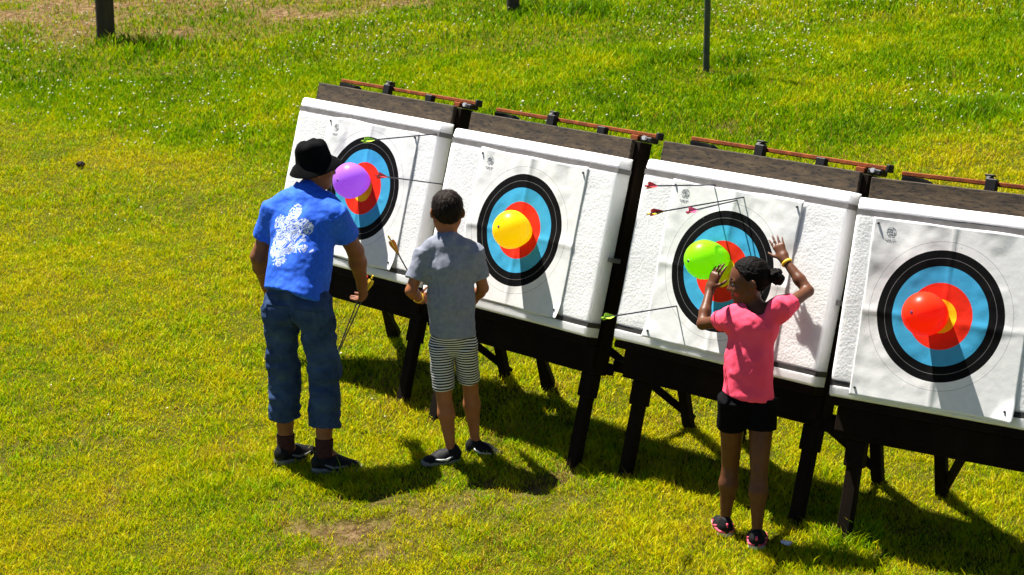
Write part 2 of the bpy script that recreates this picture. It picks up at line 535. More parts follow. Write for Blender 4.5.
def copy_tree(o, parent=None, skip=()):
    c = o.copy(); col.objects.link(c)
    if parent:
        c.parent = parent
        c.matrix_parent_inverse = o.matrix_parent_inverse.copy()
    for ch in list(o.children):
        if ch in skip: continue
        copy_tree(ch, c, skip)
    return c


# ------------------------------------------------------------------ the row of target stands
FIT = [(-1.0931, 10.3444, .77705, .5954, .3964), (-.2785, 9.465, .76768, .5429, .4126), (.5941, 8.716, .72897, .5078, .4240), (1.39677, 7.9208, .56447, .4122, .4276)]
ZTL = HC - 1.737 * S
SL, CL = math.sin(LEAN), math.cos(LEAN)
YTL = ZTL * SL / CL
FOAM = .10


def BL(u, v, h=0.):
    """board coordinates (right, down, out of the face) -> stand local"""
    return np.array([u - W / 2, YTL - v * SL - h * CL, ZTL - v * CL + h * SL])


STANDS = []
for fx, fy, yaw, ru, rv in FIT:
    r = np.array([math.cos(yaw), -math.sin(yaw), 0]); bk = np.array([math.sin(yaw), math.cos(yaw), 0])
    m3 = np.stack([r, bk, [0, 0, 1]], 1)
    tl = np.array([fx * S, fy * S, ZTL])
    org = tl - m3 @ np.array([-W / 2, YTL, ZTL])
    STANDS.append(dict(m3=m3, org=org, ru=ru * S, rv=rv * S))


def BW(i, u, v, h=0.):
    return STANDS[i]['org'] + STANDS[i]['m3'] @ BL(u, v, h)


def pix_to_board(i, px, py, h=0.):
    st = STANDS[i]
    o = BW(i, 0, 0, h); e1 = BW(i, 1, 0, h) - o; e2 = BW(i, 0, 1, h) - o; n = np.cross(e1, e2)
    d = ray(px, py); t = ((o - CAM) @ n) / (d @ n)
    p = CAM + d * t
    return (p - o) @ e1, (p - o) @ e2, p


PB = H + .185        # bottom of the back panel, down the board


def make_stand():
    root = empty('target_stand', (0, 0, 0))
    b = MB(); b.box((.0, -.095, -.225), (W, PB, -.134), .004, BL); b.build('back_panel', M['dark_wood'], root)
    b = MB(); b.box((.004, -.10, -.1315), (W - .03, .16, -.1035), .004, BL); b.build('top_plank', M['plank'], root)
    b = MB(); b.box((.01, H + .045, -.1315), (W - .01, PB - .032, -.104), .003, BL); b.build('front_board', M['dark_wood'], root)
    b = MB(); b.box((0, H + .004, -.104), (W, H + .04, -.02), .004, BL); b.build('ledge', M['dark_wood'], root)
    b = MB(); b.box((-.14, PB - .064, -.262), (W + .015, PB - .006, -.2265), .004, BL); b.build('bottom_rail', M['dark_wood'], root)
    vend = (ZTL + .22 - .165 * SL) / CL
    for u in (.105, W - .055):
        b = MB(); b.box((u - .031, PB - .06, -.20), (u + .031, vend, -.148), .005, BL); lg = b.build('front_leg', M['dark_wood'], root)
        b = MB(); b.box((u - .045, PB + .0, -.2045), (u + .043, PB + .12, -.1435), .005, BL); b.build('cleat', M['dark_wood'], lg)
    for u, su in ((.03, -1), (.35, 1)):
        t = BL(u, .45, -.26); f = np.array([u - .03 - W / 2, YTL + .44, -.12])
        b = MB(); b.bar(t, f, .056, .045, (1, 0, 0), .004); lg = b.build('rear_leg', M['dark_wood'], root)
        p = f + (t - f) * .20; q = BL(u + su * .26, PB - .12, -.24)
        b = MB(); b.bar(p + np.array([0, .045, 0]), q, .04, .03, (0, 0, 1), .003); b.build('brace', M['dark_wood'], lg)
    return root


def make_clamp():
    """rusty flat bar on black blocks, lying along the top of a stand"""
    root = empty('bar_clamp', (0, 0, 0))
    hc = -.185; u0, u1 = .10 * W, 1.05 * W; vt = -.0965
    b = MB(); b.box((u0, vt - .049, hc - .016), (u1, vt - .029, hc + .016), .003, BL); b.build('bar', M['rust'], root)
    for f, hh in ((.385, .058), (.70, .041)):
        u = u0 + (u1 - u0) * f
        b = MB(); b.box((u - .026, vt - hh, hc + .017), (u + .026, vt, hc + .052), .004, BL); b.build('block', M['black_block'], root)
    # middle clamp head above the bar
    u = u0 + (u1 - u0) * .385
    b = MB(); b.box((u - .033, vt - .070, hc - .026), (u - .010, vt - .0505, hc + .026), .004, BL)
    b.box((u - .045, vt - .079, hc - .018), (u - .001, vt - .0705, hc + .018), .003, BL); hd = b.build('clamp_head', M['black_block'], root)
    b = MB(); b.tube([BL(u - .022, vt - .060, hc + .0265), BL(u - .022, vt - .060, hc + .036)], .006); b.build('bolt', M['steel'], hd)
    # left foot, rounded
    b = MB(); pr = [(0, 0), (.13, 0), (.125, -.015), (.10, -.025), (0, -.028)]
    for s in range(len(pr) - 2):
        b.hexa([BL(u0 + .01 + pr[0][0], vt + pr[0][1], hc - .03), BL(u0 + .01 + pr[s + 1][0], vt + pr[s + 1][1], hc - .03), BL(u0 + .01 + pr[s + 2][0], vt + pr[s + 2][1], hc - .03), BL(u0 + .01, vt - .02, hc - .03),
                BL(u0 + .01 + pr[0][0], vt + pr[0][1], hc + .03), BL(u0 + .01 + pr[s + 1][0], vt + pr[s + 1][1], hc + .03), BL(u0 + .01 + pr[s + 2][0], vt + pr[s + 2][1], hc + .03), BL(u0 + .01, vt - .02, hc + .03)])
    b.build('foot', M['black_block'], root)
    # right jaw
    b = MB(); b.box((u1 - .15, vt - .028, hc - .024), (u1 - .10, vt - .002, hc + .03), .003, BL); b.build('rust_jaw', M['rust'], root)
    b = MB(); b.box((u1 - .085, vt - .028, hc - .03), (u1 - .012, vt - .0, hc + .035), .006, BL)
    b.box((u1 + .001, vt - .058, hc - .022), (u1 + .020, vt - .022, hc + .024), .004, BL); j = b.build('jaw', M['black_block'], root)
    b = MB(); b.tube([BL(u1 - .05, vt - .02, hc + .0355), BL(u1 - .05, vt - .02, hc + .05)], .011); b.build('bolt', M['steel'], j)
    return root


def make_foam():
    root = empty('foam_target', (0, 0, 0))
    prof = [(0., -FOAM, 1), (0., -.030, 1), (.004, -.016, 1), (.012, -.010, 1), (.045, -.002, 1), (.048, -.010, 1), (.078, -.010, 1), (.083, -.001, 0)]
    nv = 22
    for k in range(1, nv): prof.append((.080 + (H - .16) * k / nv, 0., 0))
    prof += [(H - .080, -.001, 1), (H - .074, -.010, 1), (H - .050, -.010, 1), (H - .047, .001, 1), (H - .012, -.002, 1), (H - .004, -.008, 1), (H, -.02, 1), (H, -FOAM, 1)]
    nu = 30
    us = [0, .004, .012] + [.012 + (W - .024) * k / nu for k in range(1, nu)] + [W - .012, W - .004, W]
    V = []; F = []; mi = []
    for a, u in enumerate(us):
        edge = {0: .007, 1: .002, 2: .0}.get(a, {len(us) - 1: .007, len(us) - 2: .002}.get(a, 0))
        for v, h, m in prof:
            n = .002 * float(noise3([u * 5, v * 5, 2.3])) + .0008 * float(noise3([u * 22, v * 22, 7.1]))
            V.append(BL(u, v, h - (edge if h > -.05 else 0) + (n if h > -.05 else 0)))
    P = len(prof)
    for a in range(len(us) - 1):
        for k in range(P - 1):
            F.append((a * P + k, a * P + k + 1, (a + 1) * P + k + 1, (a + 1) * P + k))
            mi.append(0 if (prof[k][2] == 0 and 1 < a < len(us) - 3) else 1)
        F.append((a * P + P - 1, a * P, (a + 1) * P, (a + 1) * P + P - 1)); mi.append(1)
    F.append(tuple(range(P - 1, -1, -1))); mi.append(1)
    F.append(tuple((len(us) - 1) * P + k for k in range(P))); mi.append(1)
    link('foam_block', V, F, [M['foam_front'], M['foam_side']], root, mat_idx=mi)
    for v, mm in ((.053, 'strap'), (H - .072, 'strap_dark')):
        b = MB(); n = 24
        # band across the front, round both sides
        pts = [(-.004, -FOAM)] + [(-.004, -.022)] + [(W * k / n, -.0035) for k in range(n + 1)] + [(W + .004, -.022), (W + .004, -FOAM)]
        Vv = []; Ff = []
        for (u, h) in pts:
            dz = .0015 * float(noise3([u * 9, v, 4.]))
            for (vv, dh) in ((0, 0), (.025, 0), (.025, -.002), (0, -.002)):
                s = -1 if u < 0 else 1
                Vv.append(BL(u + (dh * s if (u < 0 or u > W) else 0), v + vv + dz, h + (dh if 0 <= u <= W else 0)))
        for a in range(len(pts) - 1):
            for k in range(4):
                Ff.append((a * 4 + k, a * 4 + (k + 1) % 4, a * 4 + 4 + (k + 1) % 4, a * 4 + 4 + k))
        Ff += [(3, 2, 1, 0), tuple(len(Vv) - 4 + k for k in range(4))]
        link('strap', Vv, Ff, M[mm], root)
    b = MB(); b.box((W + .0005, .55 * H, -.135), (W + .02, .55 * H + .022, -.055), .002, BL); b.build('side_strap', M['strap'], root)
    return root


def make_face(i, ru, rv, seed):
    """paper face, wrinkled, with its printed rings; geometry in stand-local board coordinates"""
    rg = np.random.default_rng(seed)
    du = [-.01, .005, .0, .012][i]
    u0, u1 = ru - .372 + du, ru + .372 + du
    v0, v1 = .078, [.838, .842, .850, .872][i]
    n = 72
    us = np.linspace(0, 1, n + 1); vs = np.linspace(0, 1, n + 1)
    A, Bv = np.meshgrid(us, vs, indexing='ij')
    # ragged, slightly curved edges
    U = u0 + (u1 - u0) * A + .006 * noise2(Bv, A * 0, 3., seed) * (np.abs(A - .5) > .49)
    Vv = v0 + (v1 - v0) * Bv + .008 * noise2(A, Bv * 0, 4., seed + 3) * (np.abs(Bv - .5) > .49)
    hh = .0045 + .0055 * noise2(U, Vv, 3.2, seed) + .0036 * noise2(U, Vv, 8., seed + 1) + .0014 * noise2(U, Vv, 22., seed + 2)
    # fold creases of a sheet that came folded
    for cu in (.5,):
        hh += .0055 * np.exp(-np.abs(A - cu) / .022)
    hh += .005 * np.exp(-np.abs(Bv - .52) / .02)
    # slack ripples hanging from the top pins and lifting corners
    hh += .006 * (1 - Bv) ** 3 * np.sin(A * (15 + seed % 5) + seed)
    # the rim lifts off the foam in places
    ed = np.minimum(np.minimum(A, 1 - A), np.minimum(Bv, 1 - Bv))
    hh += .0015 * np.clip(1 - ed / .06, 0, 1) ** 2 * (.4 + .6 * noise2(A, Bv, 4., seed + 9))
    c = [(1, 1), (1, 1), (0, 1), (1, 1)][i]
    dd = np.hypot(A - c[0], Bv - c[1]); hh += .028 * np.clip(1 - dd / .16, 0, 1) ** 2
    hh = np.maximum(hh, .0035)
    V = []; uv = []
    for th in (0, -.0008):
        for a in range(n + 1):
            for b_ in range(n + 1):
                V.append(BL(U[a, b_], Vv[a, b_], hh[a, b_] + th)); uv.append(((U[a, b_] - ru) / RING, (rv - Vv[a, b_]) / RING))
    F = []; K = (n + 1) ** 2
    for a in range(n):
        for b_ in range(n):
            q = (a * (n + 1) + b_, a * (n + 1) + b_ + 1, (a + 1) * (n + 1) + b_ + 1, (a + 1) * (n + 1) + b_)
            F.append(q); F.append(tuple(K + k for k in reversed(q)))
    for a in range(n):
        for (p, q) in ((a, a + 1), ((n) * (n + 1) + a + 1, n * (n + 1) + a), ((a + 1) * (n + 1), a * (n + 1)), (a * (n + 1) + n, (a + 1) * (n + 1) + n)):
            F.append((q, p, K + p, K + q))
    o = link('paper_target', V, F, M['face'], None, True)
    ul = o.data.uv_layers.new(name='UVMap')
    li = np.empty(len(o.data.loops), np.int32); o.data.loops.foreach_get('vertex_index', li)
    ul.data.foreach_set('uv', np.array(uv, np.float32)[li].ravel())
    # pins in the corners, and the printed roundel with its caption
    def hat(u, v):
        a = int(round((u - u0) / (u1 - u0) * n)); b_ = int(round((v - v0) / (v1 - v0) * n))
        return hh[min(max(a, 0), n), min(max(b_, 0), n)]
    for (a, b_) in ((.03, .035), (.965, .04), (.035, .955), (.95, .945)):
        u, v = u0 + (u1 - u0) * a, v0 + (v1 - v0) * b_; h = hat(u, v)
        b2 = MB(); b2.tube([BL(u, v, h - .01), BL(u, v, h + .006), BL(u, v, h + .010)], [.004, .006, .003], 8); b2.build('pin', M['pin'], o)
    eu, ev = u0 + .085, v0 + .058
    b2 = MB()
    for rad, wd in ((.021, .0022), (.013, .0018), (.006, .0025)):
        k = 28
        for s in range(k):
            if rad > .02 and s % 7 == 6: continue
            a0, a1 = 2 * math.pi * s / k, 2 * math.pi * (s + 1) / k
            q = []
            for dz in (0.0006, 0.0012):
                for a, rr in ((a0, rad), (a1, rad), (a1, rad - wd), (a0, rad - wd)):
                    uu, v_ = eu + rr * math.cos(a), ev + rr * math.sin(a)
                    q.append(BL(uu, v_, hat(uu, v_) + dz))
            b2.hexa(q)
    for li_, ln in enumerate((.05, .034)):
        k = 12
        for s in range(k):
            if (s * 7 + li_) % 5 == 4: continue
            ua = eu - ln / 2 + ln * s / k; v_ = ev + .032 + .007 * li_
            b2.hexa([BL(ua, v_, hat(ua, v_) + .0006), BL(ua + ln / k * .7, v_, hat(ua, v_) + .0006), BL(ua + ln / k * .7, v_ + .0025, hat(ua, v_) + .0006), BL(ua, v_ + .0025, hat(ua, v_) + .0006),
                     BL(ua, v_, hat(ua, v_) + .0012), BL(ua + ln / k * .7, v_, hat(ua, v_) + .0012), BL(ua + ln / k * .7, v_ + .0025, hat(ua, v_) + .0012), BL(ua, v_ + .0025, hat(ua, v_) + .0012)])
    b2.build('printed_emblem', M['ink'], o)
    return o


STAND_L = ['dark wooden easel stand behind the man in the blue shirt, farthest of the row',
           'dark wooden easel stand behind the boy in grey, under the yellow balloon target',
           'dark wooden easel stand that the girl in pink reaches across',
           'dark wooden easel stand at the right edge, under the red balloon target']
CL_L = ['rusty orange bar with black clamps on the farthest stand, above the purple balloon',
        'rusty orange bar with black clamps on the stand above the yellow balloon',
        'rusty orange bar with black clamps on the stand above the green balloon',
        'rusty orange bar with black clamps at the right edge, above the red balloon']
FO_L = ['white foam block in front of the man, holding the face with the purple balloon',
        'white foam block beside the boy, holding the face with the yellow balloon',
        'white foam block the girl touches, holding the face with the green balloon',
        'white foam block at the right edge, holding the face with the red balloon']
FA_L = ['crumpled paper target face with rings behind the purple balloon',
        'crumpled paper target face with rings behind the yellow balloon',
        'crumpled paper target face with rings behind the green balloon and the girl',
        'crumpled paper target face with rings behind the red balloon']
protos = [make_stand(), make_clamp(), make_foam()]
grp = ['archery target stands in a row', 'rusty bars along the tops of the stands', 'white foam target blocks']
cats = ['target stand', 'clamp bar', 'foam target']
labs = [STAND_L, CL_L, FO_L]
for i, st in enumerate(STANDS):
    m = Matrix([[*map(float, st['m3'][k]), float(st['org'][k])] for k in range(3)] + [[0, 0, 0, 1]])
    for p, pr in enumerate(protos):
        if i == 3: o = pr
        else:
            skip = ()
            if p == 0 and i == 0:
                skip = [c for c in pr.children if c.name.startswith('rear_leg')][:1]   # the farthest stand shows one rear leg
            o = copy_tree(pr, None, skip)
        o.matrix_world = m
        tag(o, labs[p][i], cats[p], grp[p])
    f = make_face(i, st['ru'], st['rv'], 31 + 7 * i)
    f.matrix_world = m
    tag(f, FA_L[i], 'target face', 'paper archery faces')

# ------------------------------------------------------------------ balloons
M['b0'] = balloon_mat('balloon_purple', (.60, .27, .95)); M['b1'] = balloon_mat('balloon_yellow', (.98, .80, .015))
M['b2'] = balloon_mat('balloon_green', (.42, .90, .015)); M['b3'] = balloon_mat('balloon_red', (.95, .075, .02))


def balloon(i, px, py, rpx, ratio, tilt, label, mat):
    u, v, p = pix_to_board(i, px, py, .115)
    zc = (p - CAM) @ FWD
    rad = rpx / FPX * zc
    L = rad * ratio
    ax = BW(i, 0, 0, 1) - BW(i, 0, 0, 0)
    ax = ax + tilt[0] * (BW(i, 1, 0) - BW(i, 0, 0)) + tilt[1] * (BW(i, 0, 1) - BW(i, 0, 0)); ax /= np.linalg.norm(ax)
    s = np.cross(ax, [0, 0, 1.]); s /= np.linalg.norm(s); w = np.cross(ax, s)
    root = empty('balloon', p)
    prof = []
    K = 26
    for k in range(K + 1):
        th = math.pi * k / K
        x = math.cos(th)           # +1 front, -1 neck
        rr = math.sin(th)
        if x < 0: rr *= 1 - .34 * (-x) ** 1.4; x *= 1.5
        prof.append((x * L * .92, rr * rad))
    V = []; F = []; n = 36
    for (x, rr) in prof:
        for k in range(n):
            a = 2 * math.pi * k / n
            V.append(ax * x + (s * math.cos(a) + w * math.sin(a)) * max(rr, .0005))
    for a in range(K):
        for k in range(n): F.append((a * n + k, a * n + (k + 1) % n, (a + 1) * n + (k + 1) % n, (a + 1) * n + k))
    F.append(tuple(range(n - 1, -1, -1))); F.append(tuple(K * n + k for k in range(n)))
    link('balloon_skin', V, F, mat, root, True)
    e = prof[-1][0]
    b = MB(); b.tube([ax * (e + .006), ax * (e - .006), ax * (e - .012), ax * (e - .022)], [.005, .008, .005, .012], 12); b.build('knot', mat, root, True)
    b = MB(); f0 = ax * prof[0][0]; b.tube([f0 - ax * .002, f0 + ax * .0022], [.0075, .0045], 12); b.build('nipple', M['b_dark'], root)
    tag(root, label, 'balloon', 'balloons pinned to the targets')
    return root


M['b_dark'] = rough_mat('balloon_tip', (.10, .03, .12), (.14, .05, .16), 60, .4, 0)
balloon(0, 350, 180.5, 18.2, 1.0, (.0, .1), 'purple balloon pinned on the farthest target, beside the man with the hat', M['b0'])
balloon(1, 511, 229.5, 19.6, 1.0, (-.05, -.05), 'yellow balloon pinned on the target beside the boy in grey', M['b1'])
balloon(2, 704.5, 259.5, 20.0, 1.15, (-.25, .2), 'lime green balloon pinned on the target the girl reaches to', M['b2'])
balloon(3, 924.5, 314, 22.5, 1.12, (-.25, .0), 'red balloon pinned on the target at the right edge', M['b3'])

# ------------------------------------------------------------------ arrows


def arrow(tip, nock, fl, cock, label, group, roll=.3):
    tip = np.array(tip, float); nock = np.array(nock, float)
    t = tip - nock; L = np.linalg.norm(t); t /= L
    s = np.cross(t, [.1, .3, 1.]); s /= np.linalg.norm(s); w = np.cross(t, s)
    root = empty('arrow', nock)
    b = MB(); b.tube([t * .012, t * L], .0035, 8); b.build('shaft', M['shaft'], root)
    b = MB(); b.tube([t * -.006, t * .012, t * .014], [.004, .0048, .0036], 8); b.build('nock', cock, root)
    b = MB(); b.tube([t * (L - .0), t * (L + .012), t * (L + .02)], [.0038, .0036, .0008], 8); b.build('point', M['steel'], root)
    for k in range(3):
        a = roll + 2 * math.pi * k / 3
        n = s * math.cos(a) + w * math.sin(a); q = np.cross(t, n)
        pr = [(.022, .003), (.026, .017), (.045, .020), (.085, .010), (.11, .003)]
        V = []; F = []
        for sg in (-1, 1):
            for (x, r_) in pr: V.append(t * x + n * r_ + q * sg * .0007)
            for (x, r_) in pr: V.append(t * x + n * .0025 + q * sg * .0007)
        m = len(pr)
        for k2 in range(m - 1):
            F.append((k2, k2 + 1, m + k2 + 1, m + k2)); F.append((2 * m + k2 + 1, 2 * m + k2, 3 * m + k2, 3 * m + k2 + 1)); F.append((k2 + 1, k2, 2 * m + k2, 2 * m + k2 + 1))
        link('fletching', V, F, cock if k == 0 else fl, root)
    tag(root, label, 'arrow', group)
    return root


def board_arrow(i, tp, npx, L, fl, cock, label):
    u, v, tip = pix_to_board(i, *tp, 0.0)
    d = ray(*npx); d /= np.linalg.norm(d)
    w = CAM - tip; bq = w @ d; cq = w @ w - L * L; disc = bq * bq - cq
    t = -bq - math.sqrt(disc) if disc > 0 else -bq
    nock = CAM + d * t
    dr = tip - nock; dr /= np.linalg.norm(dr)
    return arrow(tip + dr * .05, nock, fl, cock, label, 'arrows stuck in the targets')


board_arrow(0, (436, 134), (362, 141), .66, M['fl_green'], M['fl_green'], 'dark arrow with lime fletching stuck high in the farthest target')
board_arrow(0, (441, 184), (376, 175.5), .66, M['fl_red'], M['fl_red'], 'dark arrow with red fletching stuck right of the purple balloon')
board_arrow(2, (714.5, 185), (646, 186), .70, M['fl_red'], M['fl_red'], 'dark arrow with red fletching, topmost above the green balloon')
board_arrow(2, (745, 197), (648, 214), .70, M['fl_red'], M['fl_yellow'], 'dark arrow with yellow and red fletching above the green balloon')
board_arrow(2, (738, 200), (687, 212), .60, M['fl_pink'], M['fl_pink'], 'dark arrow with pink fletching just above the black ring of the green balloon target')
board_arrow(2, (677, 306), (602, 318), .70, M['fl_green'], M['fl_green'], 'dark arrow with lime fletching crossing the gap left of the girl')

# ------------------------------------------------------------------ posts and small bits on the meadow


def post(name, px, py, wpx, h, mat, label, cat, lean=0., rnd=False):
    p = ground_hit(px, py)
    zc = (p - CAM) @ FWD; r_ = wpx / FPX * zc / 2
    root = empty(name, p)
    b = MB()
    k = 10
    pts = [np.array([lean * (h * j / k), 0, -.3 + (h + .3) * j / k]) + .15 * r_ * np.array([float(noise3([j * .7, px, 1.])), float(noise3([j * .7, px, 5.])), 0]) for j in range(k + 1)]
    b.tube(pts, [r_ * (1.08 if j < 2 else 1) for j in range(k + 1)], 14); b.build('post_shaft', mat, root, True)
    b = MB(); b.tube([pts[-1] - np.array([0, 0, .005]), pts[-1] + np.array([0, 0, .012]), pts[-1] + np.array([0, 0, .03])], [r_ * 1.06, r_ * 1.06, r_ * .6], 14); b.build('post_cap', mat, root, True)
    tag(root, label, cat)
    return p


POST1 = post('wooden_post', 107, 39.5, 18.5, 1.7, M['post_wood'], 'thick dark wooden post at the top left of the meadow', 'post', -.0)
POST2 = post('wooden_stump', 513.5, 12, 13, .5, M['post_wood'], 'dark wooden stump at the top edge above the second target', 'post')
POST3 = post('metal_pole', 706, 73, 6.2, 2.4, M['pole'], 'thin dark metal pole standing in the meadow behind the targets', 'pole')


def lump(name, px, py, r_, flat, mat, label, cat, seed):
    p = ground_hit(px, py)
    rg = np.random.default_rng(seed)
    V = []; F = []; n, k = 14, 9
    for a in range(k + 1):
        th = math.pi * a / k
        for b_ in range(n):
            ph = 2 * math.pi * b_ / n
            d = np.array([math.sin(th) * math.cos(ph), math.sin(th) * math.sin(ph), math.cos(th)])
            rr = 1 + .45 * float(noise3(d * 1.7 + seed)) + .25 * float(noise3(d * 4 + seed))
            V.append(d * r_ * rr * np.array([1, .8, flat]))
    for a in range(k):
        for b_ in range(n): F.append((a * n + b_, (a + 1) * n + b_, (a + 1) * n + (b_ + 1) % n, a * n + (b_ + 1) % n))
    o = link(name, V, F, mat, None, False)
    o.location = [float(p[0]), float(p[1]), float(p[2] + r_ * flat * .6 + .02)]
    tag(o, label, cat)
    return o


lump('soil_clod', 81, 168, .034, .6, M['clod'], 'small dark clod lying on the grass left of the man', 'clod', 3)
lump('paper_scrap', 786, 548, .027, .35, M['litter'], 'crumpled white scrap lying in the shadow by the shoe of the girl', 'litter', 8)


# ------------------------------------------------------------------ ground sheet and turf
_bl = ground_hit(0, 118); _br = ground_hit(1024, 118); _bm = ground_hit(880, 150)


def tallness(x, y):
    yb = np.interp(x, [_bl[0], _bm[0] - 3.2, _bm[0], _br[0]], [_bl[1], _bm[1] - .9, _bm[1] - .4, _br[1]])
    return sstep(-.4, .9, y - yb + .35 * noise2(x, y, .9, 4.4))


BARE = [(*ground_hit(362, 527)[:2], .34, 1.5), (*ground_hit(405, 515)[:2], .18, 1.1), (*ground_hit(328, 540)[:2], .28, 1.5), (*ground_hit(462, 505)[:2], .14, .7), (*ground_hit(510, 492)[:2], .22, 1.2), (*ground_hit(550, 484)[:2], .16, 1.1), (*ground_hit(325, 548)[:2], .3, .6), (*ground_hit(120, 497)[:2], .16, .5),
        (*ground_hit(185, 475)[:2], .12, .7), (*ground_hit(105, 505)[:2], .10, .7), (*ground_hit(230, 455)[:2], .18, .5), (*ground_hit(560, 500)[:2], .2, .5), (*ground_hit(95, 445)[:2], .25, .35),
        (*ground_hit(745, 128)[:2], .35, .5), (*ground_hit(850, 150)[:2], .3, .5), (*ground_hit(700, 72)[:2], .35, .6), (*ground_hit(20, 460)[:2], .25, .4), (*ground_hit(250, 560)[:2], .25, .45)]
_t0 = ground_hit(0, 42); _t1 = ground_hit(330, 18); _t2 = ground_hit(430, 2)


def bareness(x, y):
    b = np.zeros(np.shape(x))
    for bx, by, rr, a in BARE:
        d = ((x - bx) ** 2 + ((y - by) * .8) ** 2) / rr ** 2
        b = np.maximum(b, .75 * a * np.exp(-d * 1.2))
    b = b * np.clip(.62 + .95 * noise2(x, y, 8., 9.1) + .4 * noise2(x, y, 19., 3.1), 0, 1.5) + .10 * np.clip(noise2(x, y, 5., 2.2), 0, 1)
    ye = np.interp(x, [_t0[0] - 3, _t0[0], _t1[0], _t2[0], _t2[0] + 1.5], [_t0[1], _t0[1], _t1[1], _t2[1], _t2[1] + 30])
    b = np.maximum(b, sstep(-1.1, .6, y - ye + 1.2 * noise2(x, y, .8, 6.6)) * (.66 + .6 * noise2(x, y, 2.2, 1.6) + .3 * noise2(x, y, 6., 1.9)))
    return np.clip(b, 0, 1)


def sheet():
    # finely meshed where the camera looks, reaching far out to every side
    xs = np.concatenate([[-220, -120, -60, -30, -18], np.linspace(-11, 12, 185), [19, 32, 62, 120, 220]])
    ys = np.concatenate([[-160, -60, -20, -6, 0, 3], np.linspace(5, 30, 200), [36, 46, 62, 90, 150, 240]])
    X, Y = np.meshgrid(xs, ys, indexing='ij')
    Z = ground(X, Y)
    V = np.stack([X, Y, Z], -1).reshape(-1, 3)
    ny = len(ys); a, b = np.meshgrid(np.arange(len(xs) - 1), np.arange(ny - 1), indexing='ij')
    q = np.stack([a * ny + b, (a + 1) * ny + b, (a + 1) * ny + b + 1, a * ny + b + 1], -1).reshape(-1, 4)
    o = link_np('ground', V, [q], M['soil'])
    at_ = o.data.attributes.new('bare', 'FLOAT', 'POINT')
    at_.data.foreach_set('value', bareness(V[:, 0], V[:, 1]).astype(np.float32))
    tag(o, 'grassy slope under the target stands', None, None, 'structure')


sheet()


def scatter(n, y0, y1, pad):
    """points spread evenly over the ground strip the camera can see"""
    ya = (rng.random(n * 2) * (y1 * y1 - y0 * y0) + y0 * y0) ** .5
    k = 512 / FPX * 1.06
    xa = (rng.random(n * 2) * 2 - 1) * (k * ya + pad)
    keep = rng.random(n * 2) < (k * ya + pad) / (k * y1 + pad) if False else np.ones(n * 2, bool)
    return xa[keep][:n], ya[keep][:n]


TUFTS = [(*ground_hit(665, 66)[:2], .35), (*ground_hit(585, 16)[:2], .5), (*ground_hit(692, 62)[:2], .22), (*ground_hit(730, 64)[:2], .25), (*ground_hit(835, 475)[:2], .12), (*ground_hit(855, 545)[:2], .2),
         (*ground_hit(115, 45)[:2], .25), (*ground_hit(165, 50)[:2], .45), (*ground_hit(555, 195)[:2], .2), (*ground_hit(985, 115)[:2], .5), (*ground_hit(740, 85)[:2], .2)]


